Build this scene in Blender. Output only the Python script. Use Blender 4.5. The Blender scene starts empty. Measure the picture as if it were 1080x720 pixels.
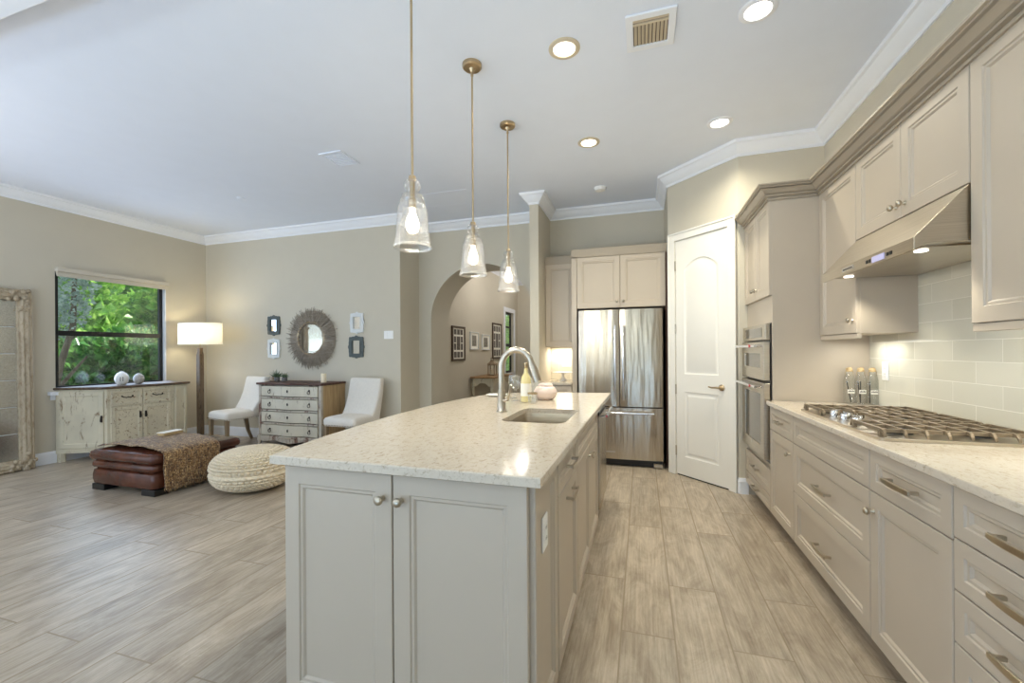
import bpy, bmesh, math, random
from math import pi, sin, cos, radians as R
from mathutils import Vector, Matrix
from mathutils.geometry import tessellate_polygon
random.seed(7)
S = bpy.context.scene
COL = S.collection

# ------------------------------------------------------------------ camera
cam = bpy.data.cameras.new('camera')
cam.sensor_width = 36
cam.lens = 444 / 1080 * 36
cam.shift_y = 10.4 / 1080
cam.clip_start = 0.05
camo = bpy.data.objects.new('camera', cam)
COL.objects.link(camo)
camo.matrix_world = (Matrix.Translation((0, 0, 1.28)) @ Matrix.Rotation(R(17.15), 4, 'Z')
                     @ Matrix.Rotation(pi / 2, 4, 'X') @ Matrix.Rotation(-0.0064, 4, 'Z'))
S.camera = camo

# ------------------------------------------------------------------ world, sun, added fill lights, window daylight, exposure
S.view_settings.view_transform = 'Standard'
S.view_settings.look = 'None'
S.view_settings.exposure = 0.0
S.view_settings.gamma = 1
S.view_settings.use_curve_mapping = False
W = bpy.data.worlds.new('sky')
S.world = W
W.use_nodes = True
bg = W.node_tree.nodes['Background']
bg.inputs[0].default_value = (0.72, 0.85, 1.0, 1)
bg.inputs[1].default_value = 2.0


def light(name, kind, loc, energy, color, rot=None, **kw):
    l = bpy.data.lights.new(name, kind)
    l.energy = energy
    l.color = color
    for k, v in kw.items():
        setattr(l, k, v)
    o = bpy.data.objects.new(name, l)
    COL.objects.link(o)
    o.location = loc
    if rot:
        o.rotation_euler = rot
    return o


def aim(o, d):
    o.rotation_euler = Vector(d).to_track_quat('-Z', 'Y').to_euler()


sun = light('sun', 'SUN', (0, 0, 8), 7, (1, .95, .85), angle=R(1.0))
aim(sun, (-0.60, -0.30, -0.86))
rear_fill = light('rear_ceiling_fill', 'AREA', (-2.2, -2.5, 1.6), 98, (.80, .94, 1.0), shape='RECTANGLE', size=6, size_y=.5)  # added fill behind the camera, aimed up to brighten the ceiling
aim(rear_fill, (0, .25, 1))
low_fill = light('low_rear_fill', 'AREA', (-2.2, -2.4, .3), 100, (.42, .66, 1.0), shape='RECTANGLE', size=6, size_y=.6)  # second added uplight, low and bluish, no real source there
aim(low_fill, (0, .5, 1))
side_fill = light('side_ceiling_fill', 'AREA', (-6.4, -.5, 1.6), 118, (.96, .95, 1.0), shape='RECTANGLE', size=.5, size_y=3.2)  # added uplight at the left, fills the living side from the ceiling
aim(side_fill, (.25, .1, 1))
win = light('daylight_garden_window', 'AREA', (-6.55, 3.78, 1.55), 17, (.52, .70, 1.0), shape='RECTANGLE', size=1.2, size_y=1.4)
aim(win, (1, -.1, -.1))
WARM = (1.0, .94, .76)
CAN_W = 26


# ------------------------------------------------------------------ materials
def srgb(r, g, b):
    f = lambda c: (c / 255) / 12.92 if c <= 10 else (((c / 255) + .055) / 1.055) ** 2.4
    return (f(r), f(g), f(b), 1)


def new_mat(name):
    m = bpy.data.materials.new(name)
    m.use_nodes = True
    nt = m.node_tree
    b = nt.nodes['Principled BSDF']
    return m, nt, b


def N(nt, kind, **kw):
    n = nt.nodes.new(kind)
    for k, v in kw.items():
        if k in n.inputs.keys():
            n.inputs[k].default_value = v
        else:
            setattr(n, k, v)
    return n


def ramp(nt, fac, stops):
    r = nt.nodes.new('ShaderNodeValToRGB')
    e = r.color_ramp.elements
    e[0].position, e[0].color = stops[0]
    e[1].position, e[1].color = stops[-1]
    for p, c in stops[1:-1]:
        x = e.new(p)
        x.color = c
    nt.links.new(fac, r.inputs[0])
    return r.outputs[0]


def mix(nt, fac, a, b, mode='MIX'):
    m = nt.nodes.new('ShaderNodeMix')
    m.data_type = 'RGBA'
    m.blend_type = mode
    for s, v in ((0, fac), (6, a), (7, b)):
        if hasattr(v, 'is_output'):
            nt.links.new(v, m.inputs[s])
        else:
            m.inputs[s].default_value = v
    return m.outputs[2]


def coords(nt, scale=(1, 1, 1), rot=(0, 0, 0), loc=(0, 0, 0), kind='Object'):
    t = nt.nodes.new('ShaderNodeTexCoord')
    m = nt.nodes.new('ShaderNodeMapping')
    m.inputs['Scale'].default_value = scale
    m.inputs['Rotation'].default_value = rot
    m.inputs['Location'].default_value = loc
    nt.links.new(t.outputs[kind], m.inputs[0])
    return m.outputs[0]


def noise(nt, vec, scale=5, detail=3, rough=.5, dist=0):
    n = N(nt, 'ShaderNodeTexNoise', Scale=scale, Detail=detail, Roughness=rough, Distortion=dist)
    nt.links.new(vec, n.inputs['Vector'])
    return n.outputs['Fac']


def bump(nt, b, h, strength=.2, dist=.01):
    n = N(nt, 'ShaderNodeBump', Strength=strength, Distance=dist)
    nt.links.new(h, n.inputs['Height'])
    nt.links.new(n.outputs[0], b.inputs['Normal'])


def plain(name, c, rough=.5, metal=0, var=.04, nscale=6, bmp=0, coat=0, spec=None):
    m, nt, b = new_mat(name)
    v = noise(nt, coords(nt), nscale, 3)
    lo = tuple(x * (1 - var) for x in c[:3]) + (1,)
    hi = tuple(min(1, x * (1 + var)) for x in c[:3]) + (1,)
    nt.links.new(ramp(nt, v, [(.3, lo), (.7, hi)]), b.inputs['Base Color'])
    b.inputs['Roughness'].default_value = rough
    b.inputs['Metallic'].default_value = metal
    if coat:
        b.inputs['Coat Weight'].default_value = coat
    if spec is not None:
        b.inputs['Specular IOR Level'].default_value = spec
    if bmp:
        bump(nt, b, noise(nt, coords(nt), 180, 2), bmp, .002)
    return m


def emit(name, c, s):
    m, nt, b = new_mat(name)
    b.inputs['Base Color'].default_value = c
    b.inputs['Emission Color'].default_value = c
    b.inputs['Emission Strength'].default_value = s
    return m


def wood(name, c1, c2, c3, axis=0, scale=9, rough=.55, streak=14):
    m, nt, b = new_mat(name)
    sc = [streak] * 3
    sc[axis] = 1.2
    v = coords(nt, sc)
    f = noise(nt, v, scale / 5, 6, .65, .4)
    nt.links.new(ramp(nt, f, [(.25, c1), (.5, c2), (.75, c3)]), b.inputs['Base Color'])
    b.inputs['Roughness'].default_value = rough
    bump(nt, b, f, .15, .004)
    return m


def distressed(name, paint, wear, lo=.60, hi=.66, scale=7, rough=.6, axis=2):
    m, nt, b = new_mat(name)
    sc = [1.6] * 3
    sc[axis] = .5
    f = noise(nt, coords(nt, sc), scale, 8, .72, .6)
    g = noise(nt, coords(nt), 3, 3)
    p2 = tuple(x * .86 for x in paint[:3]) + (1,)
    base = ramp(nt, g, [(.35, p2), (.65, paint)])
    fac = ramp(nt, f, [(lo, (0, 0, 0, 1)), (hi, (1, 1, 1, 1))])
    nt.links.new(mix(nt, fac, base, wear), b.inputs['Base Color'])
    b.inputs['Roughness'].default_value = rough
    bump(nt, b, f, .12, .003)
    return m


M = {}
M['wall'] = plain('wall_paint', srgb(203, 195, 177), .85, var=.01, bmp=.05)
M['ceiling'] = plain('ceiling_paint', srgb(230, 236, 247), .9, var=.008, bmp=.05)
M['white_trim'] = plain('white_trim_paint', srgb(238, 240, 244), .45, var=.008)
M['cabinet'] = plain('cabinet_paint', srgb(189, 176, 158), .38, var=.012)
M['crown_shade'] = plain('cabinet_paint_shaded', srgb(168, 155, 136), .38, var=.012)  # cabinet paint darkened to put shade on the downward-facing crown profile
M['blind'] = plain('blind_linen', srgb(206, 198, 182), .8)
M['door_white'] = plain('door_paint', srgb(236, 232, 222), .42, var=.008)
M['dark_gap'] = plain('dark_recess', srgb(70, 45, 30), .6)
M['black'] = plain('black_enamel', srgb(20, 18, 17), .35)
M['black_frame'] = plain('black_window_frame', srgb(18, 18, 20), .4)
M['nickel'] = plain('brushed_nickel', srgb(190, 180, 162), .28, 1, var=.04)
M['brass'] = plain('antique_brass', srgb(196, 174, 140), .32, 1, var=.06)
M['chrome'] = plain('chrome', srgb(220, 220, 222), .12, 1, var=.01)
M['iron'] = plain('dark_iron', srgb(52, 44, 38), .5, .6)
M['plastic'] = plain('white_plastic', srgb(243, 242, 238), .35, var=.005)
M['upholstery'] = plain('cream_upholstery', srgb(226, 220, 210), .85, var=.03, nscale=40, bmp=.3)
M['nail'] = plain('nailhead', srgb(150, 130, 100), .35, .8)
M['legwood'] = wood('weathered_leg_wood', srgb(96, 80, 62), srgb(138, 118, 92), srgb(165, 145, 118), 2)
M['candle'] = plain('ivory_wax', srgb(240, 226, 196), .5, var=.02)
M['ceramic'] = plain('white_ceramic', srgb(240, 238, 232), .2, var=.01)
M['blush'] = plain('blush_ceramic', srgb(232, 212, 200), .35, var=.02)
M['stone'] = plain('grey_stone_pot', srgb(110, 108, 106), .8, var=.2, nscale=60)
M['mottled'] = plain('mottled_grey_ceramic', srgb(176, 172, 166), .4, var=.35, nscale=45)
M['shell'] = plain('beige_stone', srgb(170, 150, 130), .8, var=.25, nscale=50)
M['leafsucc'] = plain('succulent_green', srgb(86, 104, 74), .6, var=.25, nscale=30)
M['red'] = plain('red_badge', srgb(190, 30, 30), .3)
M['cork'] = plain('cork_wood', srgb(196, 168, 122), .8, var=.15, nscale=80)
M['paper'] = plain('cream_paper', srgb(244, 240, 228), .8, var=.01)
M['ink'] = plain('dark_ink', srgb(60, 50, 45), .8)
M['greyframe'] = distressed('grey_frame_paint', srgb(84, 92, 90), srgb(130, 134, 128), .62, .7, 30)
M['whiteframe'] = distressed('white_frame_paint', srgb(226, 228, 226), srgb(170, 168, 160), .64, .72, 30)
M['twig'] = wood('grey_twig', srgb(104, 94, 80), srgb(156, 144, 128), srgb(198, 188, 172), 0, 20, .8, 30)
M['bark'] = wood('tree_bark', srgb(70, 62, 52), srgb(110, 98, 84), srgb(140, 128, 112), 2, 20, .9)
M['sideboard'] = distressed('distressed_cream_paint', srgb(218, 208, 182), srgb(128, 100, 68), .56, .66, 9)
M['sideboard_scroll'] = distressed('cream_paint_with_brown_scrolls', srgb(216, 205, 178), srgb(134, 104, 74), .565, .62, 20, axis=0)
M['darktop'] = wood('worn_dark_top', srgb(52, 38, 28), srgb(92, 72, 54), srgb(128, 108, 86), 1)
M['dressertop'] = wood('dark_brown_top', srgb(48, 28, 22), srgb(84, 54, 42), srgb(110, 78, 62), 0)
M['dresserpaint'] = distressed('chalky_grey_paint', srgb(220, 212, 192), srgb(140, 116, 98), .58, .68, 9, axis=2)
M['dresserrail'] = distressed('worn_rail_paint', srgb(200, 190, 174), srgb(112, 78, 62), .50, .62, 7, axis=2)
M['dresserside'] = wood('tan_side_wood', srgb(150, 122, 84), srgb(180, 150, 108), srgb(198, 172, 130), 2)
M['post'] = distressed('distressed_brown_post', srgb(112, 92, 70), srgb(62, 48, 36), .5, .62, 14)
M['tabletopwood'] = wood('honey_table_top', srgb(120, 88, 54), srgb(160, 124, 82), srgb(182, 148, 104), 1)
M['silverleaf'] = distressed('carved_champagne_frame', srgb(186, 170, 144), srgb(140, 118, 90), .48, .68, 22)
M['leather'] = None


def make_floor():
    m, nt, b = new_mat('wood_look_plank_tile')
    v = coords(nt, (1, 1, 1), (0, 0, pi / 2), (0.0, 0, 0))
    # u runs along world y, v across world x
    t = nt.nodes.new('ShaderNodeTexCoord')
    sep = nt.nodes.new('ShaderNodeSeparateXYZ')
    nt.links.new(t.outputs['Object'], sep.inputs[0])
    com = nt.nodes.new('ShaderNodeCombineXYZ')
    nt.links.new(sep.outputs[1], com.inputs[0])
    ad = N(nt, 'ShaderNodeMath', operation='ADD')
    ad.inputs[1].default_value = 0.098 + 2.3
    nt.links.new(sep.outputs[0], ad.inputs[0])
    nt.links.new(ad.outputs[0], com.inputs[1])
    br = N(nt, 'ShaderNodeTexBrick', Scale=1.0)
    br.offset = .37
    br.offset_frequency = 2
    br.inputs['Brick Width'].default_value = 1.22
    br.inputs['Row Height'].default_value = .23
    br.inputs['Mortar Size'].default_value = .0034
    br.inputs['Mortar Smooth'].default_value = .1
    br.inputs['Color1'].default_value = (0, 0, 0, 1)
    br.inputs['Color2'].default_value = (1, 1, 1, 1)
    br.inputs['Mortar'].default_value = (.5, .5, .5, 1)
    nt.links.new(com.outputs[0], br.inputs['Vector'])
    # per-plank offset of the grain
    mp = nt.nodes.new('ShaderNodeVectorMath')
    mp.operation = 'MULTIPLY_ADD'
    nt.links.new(br.outputs['Color'], mp.inputs[0])
    mp.inputs[1].default_value = (7, 5, 3)
    nt.links.new(t.outputs['Object'], mp.inputs[2])
    ms = nt.nodes.new('ShaderNodeMapping')
    ms.inputs['Scale'].default_value = (7, 1.2, 1)
    nt.links.new(mp.outputs[0], ms.inputs[0])
    g = noise(nt, ms.outputs[0], 2.4, 8, .68, 1.2)
    ms2 = nt.nodes.new('ShaderNodeMapping')
    ms2.inputs['Scale'].default_value = (60, 2.2, 1)
    nt.links.new(mp.outputs[0], ms2.inputs[0])
    g2 = noise(nt, ms2.outputs[0], 1.6, 5, .6)
    ms3 = nt.nodes.new('ShaderNodeMapping')
    ms3.inputs['Scale'].default_value = (2.6, 1.0, 1)
    nt.links.new(mp.outputs[0], ms3.inputs[0])
    g3 = noise(nt, ms3.outputs[0], 2.6, 6, .7, 1.0)
    c = ramp(nt, g, [(.28, srgb(128, 113, 95)), (.45, srgb(158, 143, 123)), (.58, srgb(178, 163, 142)), (.75, srgb(196, 182, 162))])
    c = mix(nt, .38, c, ramp(nt, g2, [(.35, srgb(104, 92, 78)), (.65, srgb(212, 200, 182))]))
    c = mix(nt, .38, c, ramp(nt, g3, [(.36, srgb(136, 118, 98)), (.5, srgb(178, 164, 144)), (.62, srgb(210, 198, 180))]))
    tone = ramp(nt, br.outputs['Color'], [(0, (.88, .87, .86, 1)), (1, (1.06, 1.05, 1.04, 1))])
    c = mix(nt, 1, c, tone, 'MULTIPLY')
    c = mix(nt, br.outputs['Fac'], c, srgb(154, 140, 121))
    nt.links.new(c, b.inputs['Base Color'])
    nt.links.new(ramp(nt, br.outputs['Fac'], [(0, (.34, .34, .34, 1)), (1, (.9, .9, .9, 1))]), b.inputs['Roughness'])
    b.inputs['Specular IOR Level'].default_value = .5
    mx = N(nt, 'ShaderNodeMath', operation='MULTIPLY_ADD')
    nt.links.new(br.outputs['Fac'], mx.inputs[0])
    mx.inputs[1].default_value = -1.2
    nt.links.new(g2, mx.inputs[2])
    bump(nt, b, mx.outputs[0], .25, .004)
    return m


def make_quartz(name, c0, c1, c2):
    m, nt, b = new_mat(name)
    v = coords(nt, (1, .55, 1))
    f = noise(nt, v, 60, 6, .7, .8)
    f2 = noise(nt, v, 16, 5, .7, 1.2)
    vo = N(nt, 'ShaderNodeTexVoronoi', Scale=95.0)
    nt.links.new(v, vo.inputs['Vector'])
    c = ramp(nt, f, [(.30, c2), (.38, c1), (.48, c0), (.75, c0)])
    c = mix(nt, ramp(nt, f2, [(.52, (0, 0, 0, 1)), (.72, (.6, .6, .6, 1))]), c, c1)
    c = mix(nt, ramp(nt, vo.outputs['Distance'], [(.0, (.25, .25, .25, 1)), (.3, (0, 0, 0, 1))]), c, c2)
    nt.links.new(c, b.inputs['Base Color'])
    b.inputs['Roughness'].default_value = .13
    b.inputs['Specular IOR Level'].default_value = .5
    return m


def make_tile():
    m, nt, b = new_mat('glazed_backsplash_tile')
    t = nt.nodes.new('ShaderNodeTexCoord')
    sep = nt.nodes.new('ShaderNodeSeparateXYZ')
    nt.links.new(t.outputs['Object'], sep.inputs[0])
    s = N(nt, 'ShaderNodeMath', operation='ADD')
    nt.links.new(sep.outputs[0], s.inputs[0])
    nt.links.new(sep.outputs[1], s.inputs[1])
    com = nt.nodes.new('ShaderNodeCombineXYZ')
    nt.links.new(s.outputs[0], com.inputs[0])
    nt.links.new(sep.outputs[2], com.inputs[1])
    br = N(nt, 'ShaderNodeTexBrick', Scale=1.0)
    br.offset = .5
    br.inputs['Brick Width'].default_value = .305
    br.inputs['Row Height'].default_value = .1016
    br.inputs['Mortar Size'].default_value = .0022
    br.inputs['Mortar Smooth'].default_value = .2
    br.inputs['Color1'].default_value = srgb(206, 202, 184)
    br.inputs['Color2'].default_value = srgb(216, 212, 196)
    br.inputs['Mortar'].default_value = srgb(234, 230, 216)
    nt.links.new(com.outputs[0], br.inputs['Vector'])
    nt.links.new(br.outputs['Color'], b.inputs['Base Color'])
    b.inputs['Roughness'].default_value = .16
    iv = N(nt, 'ShaderNodeMath', operation='SUBTRACT')
    iv.inputs[0].default_value = 1
    nt.links.new(br.outputs['Fac'], iv.inputs[1])
    bump(nt, b, iv.outputs[0], .5, .002)
    return m


def make_steel(name='brushed_stainless', vertical=True, wav=.10, rough=.2):
    m, nt, b = new_mat(name)
    v = coords(nt, (90, 90, 1) if vertical else (1, 1, 120))
    f = noise(nt, v, 3, 3)
    w = noise(nt, coords(nt, (4.5, 4.5, .55)), 2.2, 2)
    nt.links.new(ramp(nt, f, [(.3, srgb(184, 173, 156)), (.7, srgb(204, 194, 178))]), b.inputs['Base Color'])
    b.inputs['Metallic'].default_value = 1
    b.inputs['Roughness'].default_value = rough
    a = N(nt, 'ShaderNodeMath', operation='MULTIPLY_ADD')
    nt.links.new(f, a.inputs[0])
    a.inputs[1].default_value = .02
    nt.links.new(w, a.inputs[2])
    bump(nt, b, a.outputs[0], wav, .05)
    return m


def make_leather():
    m, nt, b = new_mat('brown_leather')
    f = noise(nt, coords(nt), 5, 4)
    nt.links.new(ramp(nt, f, [(.3, srgb(62, 34, 24)), (.55, srgb(88, 48, 32)), (.8, srgb(112, 64, 40))]), b.inputs['Base Color'])
    b.inputs['Roughness'].default_value = .22
    vo = N(nt, 'ShaderNodeTexVoronoi', Scale=180.0)
    nt.links.new(coords(nt), vo.inputs['Vector'])
    bump(nt, b, vo.outputs['Distance'], .15, .002)
    return m


def make_throw():
    m, nt, b = new_mat('woven_chunky_throw')
    v = coords(nt, (1, 1, 1))
    n1 = noise(nt, coords(nt, (8, 60, 8)), 1.6, 4, .7)
    n2 = noise(nt, coords(nt, (55, 12, 55)), 1.5, 4, .7)
    ck = N(nt, 'ShaderNodeTexChecker', Scale=60.0)
    nt.links.new(v, ck.inputs['Vector'])
    a = ramp(nt, n1, [(.36, srgb(24, 14, 8)), (.46, srgb(96, 62, 30)), (.54, srgb(176, 132, 74)), (.64, srgb(226, 200, 150))])
    c = ramp(nt, n2, [(.36, srgb(30, 18, 10)), (.5, srgb(130, 90, 46)), (.64, srgb(206, 176, 124))])
    nt.links.new(mix(nt, ck.outputs['Fac'], a, c), b.inputs['Base Color'])
    b.inputs['Roughness'].default_value = .75
    b.inputs['Sheen Weight'].default_value = .3
    wv = N(nt, 'ShaderNodeMath', operation='ADD')
    nt.links.new(n1, wv.inputs[0])
    nt.links.new(n2, wv.inputs[1])
    bump(nt, b, wv.outputs[0], .9, .012)
    return m


def thin_glass(name, tint=(1, 1, 1, 1), white=.0, gl=.10, seeds=False):
    m, nt, b = new_mat(name)
    nt.nodes.remove(b)
    out = nt.nodes['Material Output']
    tr = N(nt, 'ShaderNodeBsdfTransparent', Color=tint)
    gs = N(nt, 'ShaderNodeBsdfGlossy', Roughness=.04)
    df = N(nt, 'ShaderNodeBsdfTranslucent', Color=(1, .97, .92, 1))
    fr = N(nt, 'ShaderNodeLayerWeight', Blend=.35)
    m1 = nt.nodes.new('ShaderNodeMixShader')
    m2 = nt.nodes.new('ShaderNodeMixShader')
    mul = N(nt, 'ShaderNodeMath', operation='MULTIPLY_ADD')
    nt.links.new(fr.outputs['Facing'], mul.inputs[0])
    mul.inputs[1].default_value = .8 if seeds else .55
    mul.inputs[2].default_value = gl
    nt.links.new(mul.outputs[0], m1.inputs[0])
    nt.links.new(tr.outputs[0], m1.inputs[1])
    nt.links.new(gs.outputs[0], m1.inputs[2])
    m2.inputs[0].default_value = white
    if seeds:
        vo = N(nt, 'ShaderNodeTexVoronoi', Scale=110.0)
        nt.links.new(coords(nt), vo.inputs['Vector'])
        bp = N(nt, 'ShaderNodeBump', Strength=.7, Distance=.004)
        nt.links.new(vo.outputs['Distance'], bp.inputs['Height'])
        nt.links.new(bp.outputs[0], gs.inputs['Normal'])
        nt.links.new(ramp(nt, vo.outputs['Distance'], [(.08, (.06, .06, .06, 1)), (.3, (white, white, white, 1))]), m2.inputs[0])
    nt.links.new(m1.outputs[0], m2.inputs[1])
    nt.links.new(df.outputs[0], m2.inputs[2])
    nt.links.new(m2.outputs[0], out.inputs[0])
    return m


def make_shade(name, col, trans):
    m, nt, b = new_mat(name)
    nt.nodes.remove(b)
    out = nt.nodes['Material Output']
    w = noise(nt, coords(nt, (1, 1, 1)), 140, 2)
    c = ramp(nt, w, [(.3, tuple(x * .93 for x in col[:3]) + (1,)), (.7, col)])
    d = nt.nodes.new('ShaderNodeBsdfDiffuse')
    t = nt.nodes.new('ShaderNodeBsdfTranslucent')
    nt.links.new(c, d.inputs[0])
    nt.links.new(c, t.inputs[0])
    mx = nt.nodes.new('ShaderNodeMixShader')
    mx.inputs[0].default_value = trans
    nt.links.new(d.outputs[0], mx.inputs[1])
    nt.links.new(t.outputs[0], mx.inputs[2])
    nt.links.new(mx.outputs[0], out.inputs[0])
    return m


def make_leaf(name, a, bcol, c):
    m, nt, b = new_mat(name)
    nt.nodes.remove(b)
    out = nt.nodes['Material Output']
    f = noise(nt, coords(nt), 7, 5, .7)
    col = ramp(nt, f, [(.32, a), (.5, bcol), (.68, c)])
    d = nt.nodes.new('ShaderNodeBsdfDiffuse')
    t = nt.nodes.new('ShaderNodeBsdfTranslucent')
    g = N(nt, 'ShaderNodeBsdfGlossy', Roughness=.35)
    nt.links.new(col, d.inputs[0])
    nt.links.new(col, t.inputs[0])
    m1 = nt.nodes.new('ShaderNodeMixShader')
    m1.inputs[0].default_value = .4
    nt.links.new(d.outputs[0], m1.inputs[1])
    nt.links.new(t.outputs[0], m1.inputs[2])
    m2 = nt.nodes.new('ShaderNodeMixShader')
    m2.inputs[0].default_value = .06
    nt.links.new(m1.outputs[0], m2.inputs[1])
    nt.links.new(g.outputs[0], m2.inputs[2])
    nt.links.new(m2.outputs[0], out.inputs[0])
    return m


def make_mirror(name, tint, rough, speck):
    m, nt, b = new_mat(name)
    f = noise(nt, coords(nt), 60, 5, .7)
    nt.links.new(ramp(nt, f, [(.35, tuple(x * (1 - speck) for x in tint[:3]) + (1,)), (.65, tint)]), b.inputs['Base Color'])
    b.inputs['Metallic'].default_value = 1
    b.inputs['Roughness'].default_value = rough
    return m


M['floor'] = make_floor()
M['quartz'] = make_quartz('speckled_quartz', srgb(208, 196, 178), srgb(190, 176, 155), srgb(146, 128, 108))
M['tile'] = make_tile()
M['steel'] = make_steel('brushed_stainless', True, .32, .27)
M['steel_plain'] = make_steel('satin_stainless', False, .02, .28)
M['leather'] = make_leather()
M['throw'] = make_throw()
M['glass'] = thin_glass('window_glass', (.97, .99, .98, 1), 0, .03)
M['seeded'] = thin_glass('seeded_pendant_glass', (.95, .95, .94, 1), .016, .08, True)
M['clear'] = thin_glass('clear_glass', (.97, .98, .97, 1), .015, .07)
M['oven_glass'] = plain('oven_glass', srgb(120, 112, 100), .06, .5)
M['oil'] = plain('pale_yellow_drink', srgb(222, 208, 152), .12)
M['lampshade'] = make_shade('linen_lamp_shade', (.93, .88, .76, 1), .5)
M['leaf_bright'] = make_leaf('bright_green_leaves', srgb(70, 130, 40), srgb(134, 188, 74), srgb(204, 226, 130))
M['leaf_dark'] = make_leaf('deep_green_leaves', srgb(34, 84, 34), srgb(76, 136, 58), srgb(146, 190, 100))
M['leaf_grey'] = make_leaf('grey_green_leaves', srgb(104, 128, 116), srgb(160, 182, 172), srgb(214, 226, 220))
M['mirror'] = make_mirror('mirror_glass', (.86, .86, .85, 1), .03, .05)
M['oldmirror'] = make_mirror('antiqued_mirror_glass', (.80, .82, .80, 1), .22, .25)
M['pouf'] = plain('cream_knit_cotton', srgb(226, 210, 182), .9, var=.08, nscale=70)
M['bulb'] = emit('lamp_bulb', (1, .88, .70, 1), 6)
M['can_led'] = emit('recessed_led', (1, .93, .82, 1), 7)
M['hood_led'] = emit('hood_led', (1, .96, .88, 1), 4)
M['display'] = emit('hood_display', (.50, .48, .72, 1), .2)
M['grass'] = plain('garden_grass', srgb(70, 96, 44), .9, var=.3, nscale=20)
M['print'] = plain('grey_botanical_print', srgb(140, 134, 122), .5, var=.5, nscale=40)
M['picwood'] = wood('dark_picture_frame', srgb(52, 40, 30), srgb(80, 64, 50), srgb(104, 86, 68), 2)
M['vent_beige'] = plain('beige_register', srgb(206, 192, 166), .5)
M['grate'] = plain('cast_iron_bronze', srgb(136, 121, 100), .4, .5, var=.15)


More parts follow.
